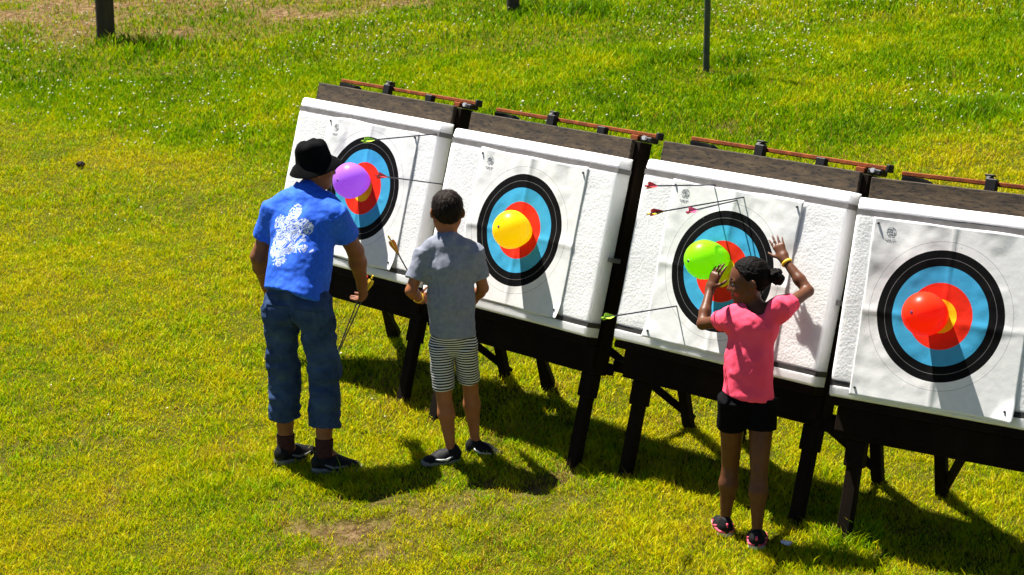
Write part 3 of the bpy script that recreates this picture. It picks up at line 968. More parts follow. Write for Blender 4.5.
def turf():
    P = []
    for (n, y0, y1, ws) in ((400000, 6.0, 10.0, 1.), (330000, 10.0, 14.0, 1.25), (300000, 14.0, 19.0, 1.45), (240000, 19.0, 29.0, 2.0)):
        x, y = scatter(n, y0, y1, 1.7)
        P.append((x, y, np.full(n, ws)))
    x = np.concatenate([p[0] for p in P]); y = np.concatenate([p[1] for p in P]); ws = np.concatenate([p[2] for p in P])
    # clumping: pull points a little towards a noise field, thin the bare spots
    br = bareness(x, y)
    cl = noise2(x, y, 14., 3.7)
    keep = rng.random(len(x)) < np.clip(1.05 - br * .95 + .12 * cl, .12, 1)
    x, y, ws, br, cl = x[keep], y[keep], ws[keep], br[keep], cl[keep]
    n = len(x)
    T = tallness(x, y)
    tf = np.zeros(n)
    for bx, by, rr in TUFTS:
        tf = np.maximum(tf, np.exp(-((x - bx) ** 2 + (y - by) ** 2) / rr ** 2 * 1.5))
    hgt = (.018 + .022 * rng.random(n) + .012 * cl) * (1 + .3 * noise2(x, y, 2.2, 7.7) + .45 * noise2(x, y, 7., 3.9))
    hgt = hgt * (1 - T) + T * (.034 + .042 * rng.random(n) + .014 * cl) * (1 + .35 * noise2(x, y, 1.3, 2.9))
    hgt = hgt * (1 - .35 * br) * (1 + 1.5 * tf)
    rare = rng.random(n) < .012
    hgt[rare] *= 1.9
    hgt = np.maximum(hgt, .010)
    wid = (.0030 + .0028 * rng.random(n)) * ws * (1 + .25 * T)
    tint = .62 + .19 * rng.standard_normal(n) + .13 * noise2(x, y, 1.5, 5.9) + .12 * noise2(x, y, .5, 3.3) + .14 * noise2(x, y, 6., 7.3) + .12 * noise2(x, y, 15., 2.3)
    tint = tint * (1 - T) + T * (.36 + .17 * rng.standard_normal(n) + .12 * noise2(x, y, 1.1, 4.1) + .14 * noise2(x, y, 4., 9.3) + .10 * noise2(x, y, 9., 1.3))
    tint = np.clip(tint - .25 * tf, 0.02, .84)
    dry = np.clip(noise2(x, y, 3.3, 6.1) + .7 * noise2(x, y, 9., 4.9) - .35, 0, 1)
    straw = rng.random(n) < ((.03 + .42 * dry) * (1 - T * .8) + .35 * br)
    tint[straw] = .86 + .14 * rng.random(straw.sum())
    ang = rng.random(n) * 2 * np.pi
    lean_a = rng.random(n) * 2 * np.pi
    lean = (.25 + .75 * rng.random(n)) * hgt * np.where(T > .5, .8, 1.1)
    cx, cy = np.cos(ang) * wid / 2, np.sin(ang) * wid / 2
    lx, ly = np.cos(lean_a) * lean, np.sin(lean_a) * lean
    z = ground(x, y) - .004
    b0 = np.stack([x - cx, y - cy, z], -1); b1 = np.stack([x + cx, y + cy, z], -1)
    m0 = np.stack([x - cx * .85 + lx * .35, y - cy * .85 + ly * .35, z + hgt * .6], -1)
    m1 = np.stack([x + cx * .85 + lx * .35, y + cy * .85 + ly * .35, z + hgt * .6], -1)
    tp = np.stack([x + lx, y + ly, z + hgt], -1)
    V = np.stack([b0, b1, m1, m0, tp], 1).reshape(-1, 3)
    i = np.arange(n) * 5
    o = link_np('grass', V, [np.stack([i, i + 1, i + 2, i + 3], -1), np.stack([i + 3, i + 2, i + 4], -1)], M['grass'], None, False)
    a = o.data.attributes.new('tint', 'FLOAT', 'POINT')
    a.data.foreach_set('value', np.repeat(tint, 5).astype(np.float32))
    tag(o, 'short yellow-green turf growing over the whole slope', None, None, 'stuff')


turf()


def flowers():
    """small white clover heads, thick in the uncut grass at the back"""
    x, y = scatter(16000, 10.0, 27.0, .7)
    T = tallness(x, y)
    pr = (.02 + .98 * T) * np.clip(.30 + 1.3 * noise2(x, y, .55, 8.8) + .8 * noise2(x, y, 2.3, 1.2), .03, 1) * (1 - bareness(x, y))
    xl, yl = scatter(2500, 10.5, 16.5, .7)
    m = xl < -1.2
    k = rng.random(len(x)) < pr * .62
    k2 = m & (rng.random(len(xl)) < np.clip(.25 + noise2(xl, yl, .8, 8.1), 0, 1) * .10)
    x = np.concatenate([x[k], xl[k2]]); y = np.concatenate([y[k], yl[k2]]); n = len(x)
    T = tallness(x, y)
    z = ground(x, y) + .022 + T * (.03 + .035 * rng.random(n))
    r_ = (.0045 + .0045 * rng.random(n)) * (1 + .25 * T)
    oc = np.array([(1, 0, 0), (0, 1, 0), (-1, 0, 0), (0, -1, 0), (0, 0, 1), (0, 0, -1), (.7, .7, .4), (-.7, .7, .4), (-.7, -.7, .4), (.7, -.7, .4)])[:6]
    V = np.stack([x, y, z], -1)[:, None, :] + oc[None] * (r_[:, None, None] * (1 + .3 * rng.standard_normal((n, 6, 1))))
    tri = np.array([(0, 1, 4), (1, 2, 4), (2, 3, 4), (3, 0, 4), (1, 0, 5), (2, 1, 5), (3, 2, 5), (0, 3, 5)])
    F = (np.arange(n)[:, None, None] * 6 + tri[None]).reshape(-1, 3)
    o = link_np('clover_flowers', V.reshape(-1, 3), [F], M['petal'], None, True)
    tag(o, 'small white clover heads dotted through the meadow', None, None, 'stuff')


flowers()


# ------------------------------------------------------------------ people: smooth-blended solids meshed into one skin
def nrm(v): v = np.array(v, float); return v / np.linalg.norm(v)


class Field:
    def __init__(s, lo, hi, h):
        s.lo = np.array(lo, float); s.h = h
        n = np.ceil((np.array(hi) - lo) / h).astype(int) + 1
        s.F = np.full(n, .3, np.float32)
        s.ax = [(s.lo[i] + h * np.arange(n[i])).astype(np.float32) for i in range(3)]

    def blk(s, lo, hi):
        sl = []
        for i in range(3):
            a = int(max(0, math.floor((lo[i] - s.lo[i]) / s.h))); b = int(min(s.F.shape[i], math.ceil((hi[i] - s.lo[i]) / s.h) + 1))
            if b <= a: return None, None
            sl.append(slice(a, b))
        return tuple(sl), (s.ax[0][sl[0]][:, None, None], s.ax[1][sl[1]][None, :, None], s.ax[2][sl[2]][None, None, :])

    def mix(s, sl, d, k, op):
        f = s.F[sl]
        if op == 'add':
            if k > 0:
                t = np.clip(.5 + .5 * (d - f) / k, 0, 1); s.F[sl] = d * (1 - t) + f * t - k * t * (1 - t)
            else: s.F[sl] = np.minimum(f, d)
        else:   # carve
            d = -d
            if k > 0:
                t = np.clip(.5 - .5 * (d - f) / k, 0, 1); s.F[sl] = d * (1 - t) + f * t + k * t * (1 - t)
            else: s.F[sl] = np.maximum(f, d)

    def cone(s, a, b, r0, r1, lat=None, k=.02, flat=False, op='add', cap=1.):
        """tapered elliptic limb from a to b; r = radius or (half width along lat, half depth)"""
        a = np.array(a, float); b = np.array(b, float)
        w0, d0 = r0 if isinstance(r0, tuple) else (r0, r0); w1, d1 = r1 if isinstance(r1, tuple) else (r1, r1)
        m = max(w0, d0, w1, d1) + k + 3 * s.h
        sl, P = s.blk(np.minimum(a, b) - m, np.maximum(a, b) + m)
        if sl is None: return
        ab = b - a; L = max(np.linalg.norm(ab), 1e-6); t_ = ab / L if L > 1e-5 else np.array([0, 0, 1.])
        if lat is None: lat = np.array([1, 0, 0.]) if abs(t_[0]) < .9 else np.array([0, 1., 0])
        lat = np.array(lat, float); lat = nrm(lat - t_ * (lat @ t_)); dp = np.cross(t_, lat)
        x, y, z = (P[i] - a[i] for i in range(3))
        al = x * t_[0] + y * t_[1] + z * t_[2]
        t = np.clip(al / L, 0, 1)
        l = x * lat[0] + y * lat[1] + z * lat[2]; q = x * dp[0] + y * dp[1] + z * dp[2]
        w = w0 + (w1 - w0) * t; dd = d0 + (d1 - d0) * t
        m_ = np.minimum(w, dd)
        if flat:
            side = (np.sqrt((l / w) ** 2 + (q / dd) ** 2) - 1) * m_
            d = np.maximum(side, np.abs(al - L / 2) - L / 2)
        else:
            ex = (al - t * L) / (m_ * cap)
            d = (np.sqrt((l / w) ** 2 + (q / dd) ** 2 + ex ** 2) - 1) * m_
        s.mix(sl, d.astype(np.float32), k, op)

    def ell(s, c, ax3, r3, k=.01, op='add'):
        c = np.array(c, float); m = max(r3) + k + 3 * s.h
        sl, P = s.blk(c - m, c + m)
        if sl is None: return
        x, y, z = (P[i] - c[i] for i in range(3)); q = 0; g = 0
        for e, r in zip(ax3, r3):
            u = x * e[0] + y * e[1] + z * e[2]; q = q + (u / r) ** 2; g = g + (u / r ** 2) ** 2
        q = np.sqrt(q); d = q * (q - 1) / np.maximum(np.sqrt(g), 1e-6)
        s.mix(sl, d.astype(np.float32), k, op)

    def cut(s, p, n):
        """remove everything on the n side of the plane through p"""
        n = nrm(n)
        d = (s.ax[0][:, None, None] - p[0]) * n[0] + (s.ax[1][None, :, None] - p[1]) * n[1] + (s.ax[2][None, None, :] - p[2]) * n[2]
        s.F = np.maximum(s.F, d.astype(np.float32))

    def surf(s):
        F = s.F; I = F < 0; h = s.h
        n = np.array(F.shape)
        cnt = np.zeros(n - 1, np.int8)
        offs = [(i, j, k) for i in (0, 1) for j in (0, 1) for k in (0, 1)]
        for o in offs: cnt += I[o[0]:n[0] - 1 + o[0], o[1]:n[1] - 1 + o[1], o[2]:n[2] - 1 + o[2]]
        act = (cnt > 0) & (cnt < 8)
        ci = np.argwhere(act)
        idx = np.full(n - 1, -1, np.int32); idx[act] = np.arange(len(ci))
        acc = np.zeros((len(ci), 3)); num = np.zeros(len(ci))
        for o in offs:
            for a in range(3):
                if o[a]: continue
                o2 = list(o); o2[a] = 1
                fa = F[ci[:, 0] + o[0], ci[:, 1] + o[1], ci[:, 2] + o[2]]; fb = F[ci[:, 0] + o2[0], ci[:, 1] + o2[1], ci[:, 2] + o2[2]]
                cr = (fa < 0) != (fb < 0)
                t = np.where(cr, fa / np.where(fa == fb, 1, fa - fb), 0)
                p = np.array(o, float)[None].repeat(len(ci), 0); p[:, a] = t
                acc[cr] += p[cr]; num[cr] += 1
        V = s.lo + h * (ci + acc / num[:, None])
        Q = []
        for a in range(3):
            b, c = (a + 1) % 3, (a + 2) % 3
            s0 = [slice(None)] * 3; s1 = [slice(None)] * 3
            s0[a] = slice(0, -1); s1[a] = slice(1, None)
            I0 = I[tuple(s0)]; I1 = I[tuple(s1)]
            e = np.argwhere(I0 != I1)
            e = e[(e[:, b] > 0) & (e[:, c] > 0) & (e[:, b] < n[b] - 1) & (e[:, c] < n[c] - 1)]
            ins = I0[e[:, 0], e[:, 1], e[:, 2]]
            def cell(db, dc):
                q = e.copy(); q[:, b] -= db; q[:, c] -= dc
                return idx[q[:, 0], q[:, 1], q[:, 2]]
            q = np.stack([cell(1, 1), cell(0, 1), cell(0, 0), cell(1, 0)], -1)
            q[~ins] = q[~ins][:, ::-1]
            Q.append(q)
        return V, np.concatenate(Q)


def relax(V, Q, it=2):
    e = np.concatenate([Q[:, [0, 1]], Q[:, [1, 2]], Q[:, [2, 3]], Q[:, [3, 0]]])
    for _ in range(it):
        a = np.zeros_like(V); c = np.zeros(len(V))
        for i, j in ((0, 1), (1, 0)):
            for d in range(3): a[:, d] += np.bincount(e[:, i], V[e[:, j], d], len(V))
            c += np.bincount(e[:, i], None, len(V))
        V = V * .5 + .5 * a / np.maximum(c, 1)[:, None]
    return V


def normals(V, Q):
    n = np.cross(V[Q[:, 2]] - V[Q[:, 0]], V[Q[:, 3]] - V[Q[:, 1]])
    a = np.zeros_like(V)
    for k in range(4):
        for d in range(3): a[:, d] += np.bincount(Q[:, k], n[:, d], len(V))
    return a / np.maximum(np.linalg.norm(a, axis=1), 1e-12)[:, None]


def finish(fld, name, mat, parent, it=2, folds=None):
    V, Q = fld.surf()
    V = relax(V, Q, it)
    if folds:
        Nn = normals(V, Q)
        for amp, fr, sd in folds:
            V = V + Nn * (amp * noise3(V * np.array(fr) + sd))[:, None]
    o = link_np(name, V - base, [Q], mat, parent, True)
    return o, V


def along(px, py, parent, L, far=True):
    d = ray(px, py); d = d / np.linalg.norm(d); w = CAM - parent
    b = w @ d; disc = b * b - (w @ w - L * L)
    t = -b + (math.sqrt(disc) if far else -math.sqrt(disc)) if disc > 0 else -b
    return CAM + d * t


def rot(v, ax, a):
    ax = nrm(ax); return v * math.cos(a) + np.cross(ax, v) * math.sin(a) + ax * (ax @ v) * (1 - math.cos(a))


def hand(f, wrist, d, pn, th, L, curl, spread=.12, thumb=.5, wr=.02):
    """palm, four jointed fingers and a thumb; d along the hand, pn out of the palm, th towards the thumb side"""
    d = nrm(d); th = nrm(th - d * (th @ d)); pn = nrm(pn - d * (pn @ d) - th * (pn @ th))
    kn = wrist + d * .50 * L
    f.cone(wrist - d * .06 * L, wrist + d * .12 * L, (wr * 1.1, wr * .85), (.17 * L, .11 * L), th, .015)
    f.cone(wrist + d * .12 * L, kn, (.175 * L, .10 * L), (.215 * L, .075 * L), th, .012)
    for j, (off, ln) in enumerate(((.165, .42), (.055, .47), (-.055, .43), (-.16, .34))):
        p = kn + th * off * L - d * .03 * L * abs(j - 1); v = rot(d, pn, 0) + th * off * spread * 6
        v = nrm(v); r_ = .047 * L * (1, 1, .96, .86)[j]
        for sgm, fr in enumerate((.46, .30, .24)):
            v = nrm(v * math.cos(curl[sgm]) + pn * math.sin(curl[sgm]))
            q = p + v * ln * L * fr
            f.cone(p, q, r_ * (1 - .06 * sgm), r_ * (.95 - .08 * sgm), None, .004 if sgm == 0 else .003)
            # next segments bend further in the same plane
            pn2 = nrm(pn - v * (pn @ v)); p = q
            curl_ax = pn2
            pn_loc = pn2
            v = v
    p = wrist + d * .14 * L + th * .15 * L; v = nrm(th * .75 + d * .65 + pn * thumb)
    for ln, r_ in ((.17, .062), (.15, .052), (.11, .044)):
        q = p + v * ln * L; f.cone(p, q, r_ * L, r_ * L * .9, None, .006); p = q; v = nrm(v + d * .35 + pn * .15 * thumb)


def head(f, c, fw, up, Hh, ears=True, k=.012):
    fw = nrm(fw); up = nrm(up - fw * (up @ fw)); lf = np.cross(up, fw); A = (fw, lf, up)
    P = lambda a, b, u: c + (fw * a + lf * b + up * u) * Hh
    f.ell(P(-.04, 0, .13), A, (.415 * Hh, .345 * Hh, .37 * Hh), k)
    f.ell(P(.10, 0, -.10), A, (.285 * Hh, .275 * Hh, .38 * Hh), .03)
    f.ell(P(.24, 0, -.39), A, (.11 * Hh, .12 * Hh, .085 * Hh), .03)
    for s in (-1, 1):
        f.cone(P(-.02, s * .25, -.22), P(.20, s * .10, -.40), .075 * Hh, .07 * Hh, None, .03)
        f.ell(P(.26, s * .17, -.12), A, (.09 * Hh, .09 * Hh, .08 * Hh), .02)
        f.ell(P(.375, s * .135, .005), A, (.06 * Hh, .085 * Hh, .05 * Hh), .012, 'carve')
        f.cone(P(.345, s * .05, .075), P(.31, s * .21, .07), .028 * Hh, .022 * Hh, None, .015)
        if ears:
            f.ell(P(-.05, s * .375, -.03), (nrm(fw + lf * s * -.6), nrm(lf * s + fw * .6), up), (.10 * Hh, .032 * Hh, .13 * Hh), .008)
    f.cone(P(.355, 0, .03), P(.435, 0, -.11), .030 * Hh, .048 * Hh, None, .012)
    for s in (-1, 1): f.ell(P(.385, s * .05, -.125), A, (.045 * Hh, .038 * Hh, .03 * Hh), .01)
    f.ell(P(.355, 0, -.235), A, (.05 * Hh, .10 * Hh, .030 * Hh), .008)
    f.ell(P(.345, 0, -.295), A, (.05 * Hh, .085 * Hh, .032 * Hh), .008)
    return P, A


def face_details(P, A, Hh, parent, mat_lid, base):
    fw, lf, up = A
    for s in (-1, 1):
        b = MB(); c = P(.315, s * .135, .0)
        V = []; F = []; n, k = 14, 9; r_ = .056 * Hh
        for a in range(k + 1):
            t = math.pi * a / k
            for j in range(n): V.append(c - base + r_ * (up * math.cos(t) * .62 + (fw * math.cos(2 * math.pi * j / n) + lf * math.sin(2 * math.pi * j / n)) * math.sin(t)))
        for a in range(k):
            for j in range(n): F.append((a * n + j, (a + 1) * n + j, (a + 1) * n + (j + 1) % n, a * n + (j + 1) % n))
        e = link('eye', V, F, M['eye'], parent, True)
        b = MB(); ci = c + fw * r_ * .93; b.tube([ci - base - fw * .002, ci - base + fw * .0035], [.026 * Hh, .020 * Hh], 12); b.build('iris', M['hair_black'], e)
        b = MB(); pts = [P(.365 - .10 * abs(t) ** 1.6, s * (.06 + .17 * (t * .5 + .5)), .105 + .02 * (1 - abs(t))) - base for t in np.linspace(-1, 1, 7)]
        b.tube(pts, [.006 * Hh, .016 * Hh, .018 * Hh, .018 * Hh, .016 * Hh, .012 * Hh, .005 * Hh], 8); b.build('eyebrow', M['hair_black'], parent, True)


def shoe(parent, ankle, toe_dir, gz, L, w, mats, base, tilt=0., accents=None):
    """trainer: upper, sole, laces; heel under the ankle"""
    d = nrm([toe_dir[0], toe_dir[1], 0]); up = np.array([0, 0, 1.]); sd = np.cross(up, d)
    heel = np.array([ankle[0], ankle[1], gz]) - d * .22 * L
    if tilt:
        d = rot(d, sd, tilt); up = rot(up, sd, tilt)
    Pp = lambda a, b, c: heel + d * a * L + sd * b * w + up * c * L
    f = Field(heel - L * 1.3, heel + L * 1.3, .004)
    f.cone(Pp(.14, 0, .15), Pp(.45, 0, .13), (.46 * w, .20 * L), (.52 * w, .19 * L), sd, .02)
    f.cone(Pp(.45, 0, .12), Pp(.84, .03, .085), (.52 * w, .19 * L), (.48 * w, .125 * L), sd, .03)
    f.cone(Pp(.14, 0, .22), Pp(.17, 0, .33), (.41 * w, .17 * L), (.36 * w, .15 * L), sd, .02)
    f.cut(Pp(0, 0, .07), -up)
    o, _ = finish(f, 'shoe', mats[0], parent, 2, [(.002, (40, 40, 40), 3.)])
    f = Field(heel - L * 1.3, heel + L * 1.3, .0035)
    f.cone(Pp(.13, 0, .04), Pp(.5, 0, .04), (.50 * w, .18 * L), (.56 * w, .17 * L), sd, .01)
    f.cone(Pp(.5, 0, .04), Pp(.85, .03, .05), (.55 * w, .17 * L), (.49 * w, .16 * L), sd, .01)
    f.cut(Pp(0, 0, .115), up); f.cut(Pp(0, 0, .0), -up)
    V, Q = f.surf(); V = relax(V, Q, 1)
    link_np('sole', V - base, [Q], mats[1], o, True)
    for s in (-1, 1):
        b = MB()
        pts = [Pp(a, s * c, e) - base for a, c, e in ((.24, .50, .20), (.40, .555, .14), (.55, .555, .145), (.70, .48, .17))]
        b.tube(pts, [.004, .008, .006, .003], 6)
        b.build('side_mark', mats[2], o, True)
    if accents:
        b = MB()
        for s in (-1, 1):
            b.tube([Pp(-.035, s * .1, .13) - base, Pp(.04, s * .42, .13) - base, Pp(.2, s * .50, .125) - base, Pp(.5, s * .555, .12) - base], [.006, .0065, .0065, .004], 6)
        b.tube([Pp(-.02, 0, .24) - base, Pp(0, 0, .34) - base], [.008, .005], 8)
        b.build('heel_trim', accents, o, True)
    b = MB()
    for k in range(4):
        a = .40 + .09 * k; z = .325 - .03 * k
        b.tube([Pp(a, -.26, z - .03) - base, Pp(a, 0, z) - base, Pp(a, .26, z - .03) - base], .0035, 6)
    b.build('laces', mats[2] if not accents else mats[1], o, True)
    return o


def ring(parent, name, c, ax, rad, w, mat, base):
    ax = nrm(ax); s = nrm(np.cross(ax, [.2, .4, .9])); t = np.cross(ax, s); V = []; F = []; n, m = 28, 8
    for i in range(n):
        a = 2 * math.pi * i / n; e = s * math.cos(a) + t * math.sin(a)
        for j in range(m):
            q = 2 * math.pi * j / m; V.append(c - base + e * (rad + .0035 * math.cos(q)) + ax * w * math.sin(q))
    for i in range(n):
        for j in range(m): F.append((i * m + j, ((i + 1) % n) * m + j, ((i + 1) % n) * m + (j + 1) % m, i * m + (j + 1) % m))
    return link(name, V, F, mat, parent, True)


def lerp(a, b, t): return np.asarray(a) * (1 - t) + np.asarray(b) * t


# ------------------------------------------------------------------ the man
g0 = ground_hit(312, 467); Y0 = g0[1]
root = empty('person', g0); base = np.array(root.location)
mm = lambda px, py, dy: at(px, py, Y0 + dy)
hipL, hipR = mm(281, 306, .04), mm(314, 308, -.03)
knL, knR = mm(283, 366, .07), mm(325, 370, .0)
gl = ground_hit(287, 462); gr = ground_hit(326, 471)
anL, anR = at(286, 446, gl[1]), at(324, 451, gr[1])
pel, wai = mm(297, 294, .035), mm(298, 268, .10)
che, nek = mm(304, 225, .18), mm(307, 192, .255)
shL, shR = mm(276, 210, .24), mm(334, 214, .12)
hc = mm(317, 168, .29)
latv = nrm(shR - shL)
elL = along(259, 257, shL, .27); wrL = along(266, 284, elL, .24)
elR = along(355.5, 251, shR, .27); wrR = along(362, 283, elR, .235)
lo = np.array([g0[0] - .6, Y0 - .4, g0[2] - .1]); hi = np.array([g0[0] + .6, Y0 + .75, g0[2] + 1.75])
f = Field(lo, hi, .0055)
f.cone(pel, wai, (.12, .08), (.115, .075), latv); f.cone(wai, che, (.115, .075), (.135, .085), latv, .04)
f.cone(che, lerp(che, nek, .6), (.135, .085), (.11, .07), latv, .04)
f.cone(lerp(che, nek, .7), nek, (.09, .07), .058, latv, .04); f.cone(nek, hc - np.array([0, 0, .05]), .056, .054, None, .02)
fwd = nrm([.95, .22, -.06]); hup = nrm([-.02, -.05, 1.])
HBu = nrm([-.20, -.06, .97]); HBf = nrm(np.array([.93, .34, .2]) - HBu * (np.array([.93, .34, .2]) @ HBu)); HB = (HBf, np.cross(HBu, HBf), HBu)
HP, HA = head(f, hc, fwd, hup, .205)
for s, sh, el, wr in ((0, shL, elL, wrL), (1, shR, elR, wrR)):
    f.cone(lerp(sh, nek, .4), sh, .046, .046, None, .03); f.cone(sh, el, .046, .043, None, .02)
    f.cone(el, lerp(el, wr, .35), .042, .044, None, .015); f.cone(lerp(el, wr, .35), wr, .044, .028, None, .02)
fa = nrm(wrR - elR)
hand(f, wrR, nrm(fa + np.array([-.05, 0, -.35])), np.array([-.6, .7, .1]), np.array([.45, .75, .35]), .19, (1.0, 1.25, .9), .05, .8, .026)
hand(f, wrL, nrm(wrL - elL), np.array([.8, .2, .1]), np.array([.3, .9, .2]), .175, (.4, .5, .4), .05, .5, .026)
for hip, kn, an in ((hipL, knL, anL), (hipR, knR, anR)):
    f.cone(hip, kn, .08, .056, None, .03); f.cone(kn, lerp(kn, an, .35), .052, .054, None, .006); f.cone(lerp(kn, an, .35), an, .055, .036, None, .02)
    f.cone(an, an + np.array([.05, .03, -.05]), .036, .03, None, .02)
finish(f, 'body', M['skin_man'], root, 2)
face_details(HP, HA, .205, root, None, base)
# hair under the hat
f = Field(hc - .2, hc + .2, .0045)
f.ell(HP(-.05, 0, .12), HA, (.42 * .205, .358 * .205, .37 * .205), 0)
f.cut(HP(.12, 0, 0), HA[0]); f.cut(HP(0, 0, -.16), nrm(-HA[2] + HA[0] * .4))
finish(f, 'hair', M['hair'], root, 1, [(.003, (90, 90, 40), 1.)])
# bucket hat
V = []; F = []; n = 44
prof = [(.0, .124), (.04, .124), (.066, .121), (.084, .112), (.094, .097), (.099, .080), (.103, .055), (.109, .022), (.114, .013), (.136, -.008), (.160, -.036), (.162, -.040), (.158, -.039), (.134, -.012), (.108, .006), (.102, .012)]
for r_, z in [(a * .82, b * .92) for a, b in prof]:
    for j in range(n):
        a = 2 * math.pi * j / n
        wob = 1 + .025 * math.sin(3 * a + 1) * (r_ > .1) + .03 * float(noise3([math.cos(a) * 2, math.sin(a) * 2, z * 14]))
        V.append(hc - base + HB[0] * (r_ * 1.04 * wob * math.cos(a) - .008) + HB[1] * (r_ * .95 * wob * math.sin(a)) + HB[2] * (z + .030 + .006 * math.cos(2 * a + .6) * (r_ > .1) - .004 * math.sin(5 * a) * (0 < r_ < .1)))
for i in range(len(prof) - 1):
    for j in range(n): F.append((i * n + j, (i + 1) * n + j, (i + 1) * n + (j + 1) % n, i * n + (j + 1) % n))
link('bucket_hat', V, F, M['hat'], root, True)
b = MB()
for j in range(40):
    a0, a1 = 2 * math.pi * j / 40, 2 * math.pi * (j + 1) / 40
    q = [hc - base + HA[0] * (.1125 * 1.06 * math.cos(a) - .008) + HA[1] * (.1125 * .95 * math.sin(a)) + HA[2] * (.022 + .028) for a in (a0, a1)]
# polo shirt
f = Field(lo, hi, .0055)
hemc = mm(296, 297, .01)
f.cone(hemc + (hemc - che) * .3, lerp(hemc, che, .5), (.174, .158), (.157, .124), latv, .02)
f.cone(lerp(hemc, che, .4), che, (.158, .124), (.168, .124), latv, .05)
f.cone(che, lerp(che, nek, .62), (.168, .122), (.134, .096), latv, .05)
f.cone(lerp(che, nek, .75), lerp(che, nek, .95), (.098, .082), (.070, .068), latv, .05)
for sh, el, fr in ((shL, elL, .62), (shR, elR, .60)):
    f.cone(lerp(sh, nek, .4), sh, .070, .066, None, .05)
    f.cone(lerp(sh, el, -.05), lerp(sh, el, fr), .064, .066, None, .03, flat=True)
hv = nrm(che - hemc)
f.cut(hemc, nrm(-hv + latv * -.22))
sf = f
so_, V = finish(f, 'polo_shirt', M['blue_shirt'], root, 2, [(.010, (12, 9, 3.5), 1.3), (.006, (20, 16, 8), 4.1), (.002, (45, 45, 45), 2.2)])
# the printed figure on the back: coordinates along the shoulders and up the spine
spc = lerp(hemc, nek, .52) - latv * .010
spv = nrm(nek - hemc); bkv = np.cross(latv, spv); bkv = bkv if bkv[1] < 0 else -bkv
rel = V - spc; ua = rel @ latv; va = rel @ spv; bd = rel @ bkv
mask = np.zeros(len(V))
for cx, cy_, rx, ry, a in ((-.02, .035, .085, .075, .70), (.005, .115, .040, .060, .66), (-.065, -.045, .060, .085, .66), (.065, .045, .055, .05, .68), (.0, -.045, .05, .06, .60), (.075, -.065, .065, .028, .60), (-.035, -.12, .055, .045, .60), (-.075, .07, .035, .055, .62), (.055, -.02, .04, .04, .55)):
    q = np.sqrt(((ua - cx) / rx) ** 2 + ((va - cy_) / ry) ** 2)
    mask = np.maximum(mask, a * sstep(1.15, .75, q))
mask[bd < 0] = 0
at_ = so_.data.attributes.new('print_mask', 'FLOAT', 'POINT'); at_.data.foreach_set('value', mask.astype(np.float32))
at_ = so_.data.attributes.new('print_uv', 'FLOAT_VECTOR', 'POINT'); at_.data.foreach_set('vector', np.stack([ua, va, np.zeros(len(V))], -1).astype(np.float32).ravel())
# collar
f = Field(nek - .2, nek + .2, .0045)
cax = nrm(hc - nek); f.cone(nek - cax * .022, nek + cax * .030, (.082, .080), (.070, .068), latv, .0, flat=True)
f.cone(nek - cax * .02, nek + cax * .08, .062, .060, None, .0, op='carve')
finish(f, 'collar', M['blue_shirt'], so_, 2, [(.003, (20, 20, 20), 4.)])
# cropped jeans
f = Field(lo, hi, .0055)
f.cone(pel + np.array([0, 0, .045]), pel, (.150, .105), (.155, .110), latv, .03)
f.cone(hipL, hipR, .088, .090, None, .03)
for hip, kn, an in ((hipL, knL, anL), (hipR, knR, anR)):
    hem = lerp(kn, an, .64 if kn is knL else .70)
    f.cone(hip, kn, (.093, .10), (.080, .084), latv, .025); f.cone(lerp(kn, hem, -.05), hem, (.078, .083), (.079, .083), latv, .02, flat=True)
for kn, an in ((knL, anL), (knR, anR)):
    f.cone(lerp(kn, an, .58), lerp(kn, an, .80), .070, .070, None, .0, flat=True, op='carve')
jo, V = finish(f, 'cropped_jeans', M['denim'], root, 2, [(.009, (9, 9, 14), 2.6), (.008, (15, 15, 30), 6.2), (.003, (40, 40, 60), 3.)])


def patch(name, parent, V, sel_c, a_, b_, wa, hb, mat, off=.003, n=9, near=.07):
    """a small sewn patch that follows a garment's surface"""
    Nrm = nrm(np.cross(a_, b_)); Nrm = Nrm if Nrm[1] < 0 else -Nrm
    G = []
    pts = V[np.linalg.norm(V - sel_c, axis=1) < .14]; pts = pts[(pts - sel_c) @ Nrm > -.06]
    for i in range(n):
        for j in range(n):
            u, v = (i / (n - 1) - .5) * wa, (j / (n - 1) - .5) * hb
            if abs(j) == 0: v += abs(u) * .25
            p = sel_c + a_ * u + b_ * v
            r_ = pts - p; lat_d = np.hypot(r_ @ a_, r_ @ b_); k = np.argsort(lat_d)[:6]
            hgt = (r_[k] @ Nrm).max()
            G.append(p + Nrm * (hgt + off) - base)
    F = [(i * n + j, (i + 1) * n + j, (i + 1) * n + j + 1, i * n + j + 1) for i in range(n - 1) for j in range(n - 1)]
    m = len(G); G = G + [g - Nrm * .004 for g in G]; F = F + [tuple(m + k for k in reversed(q)) for q in F]
    for i in range(n - 1):
        for (p, q) in ((i, i + 1), (n * (n - 1) + i + 1, n * (n - 1) + i), ((i + 1) * n, i * n), (i * n + n - 1, (i + 1) * n + n - 1)): F.append((q, p, m + p, m + q))
    return link(name, G, F, mat, parent, True)


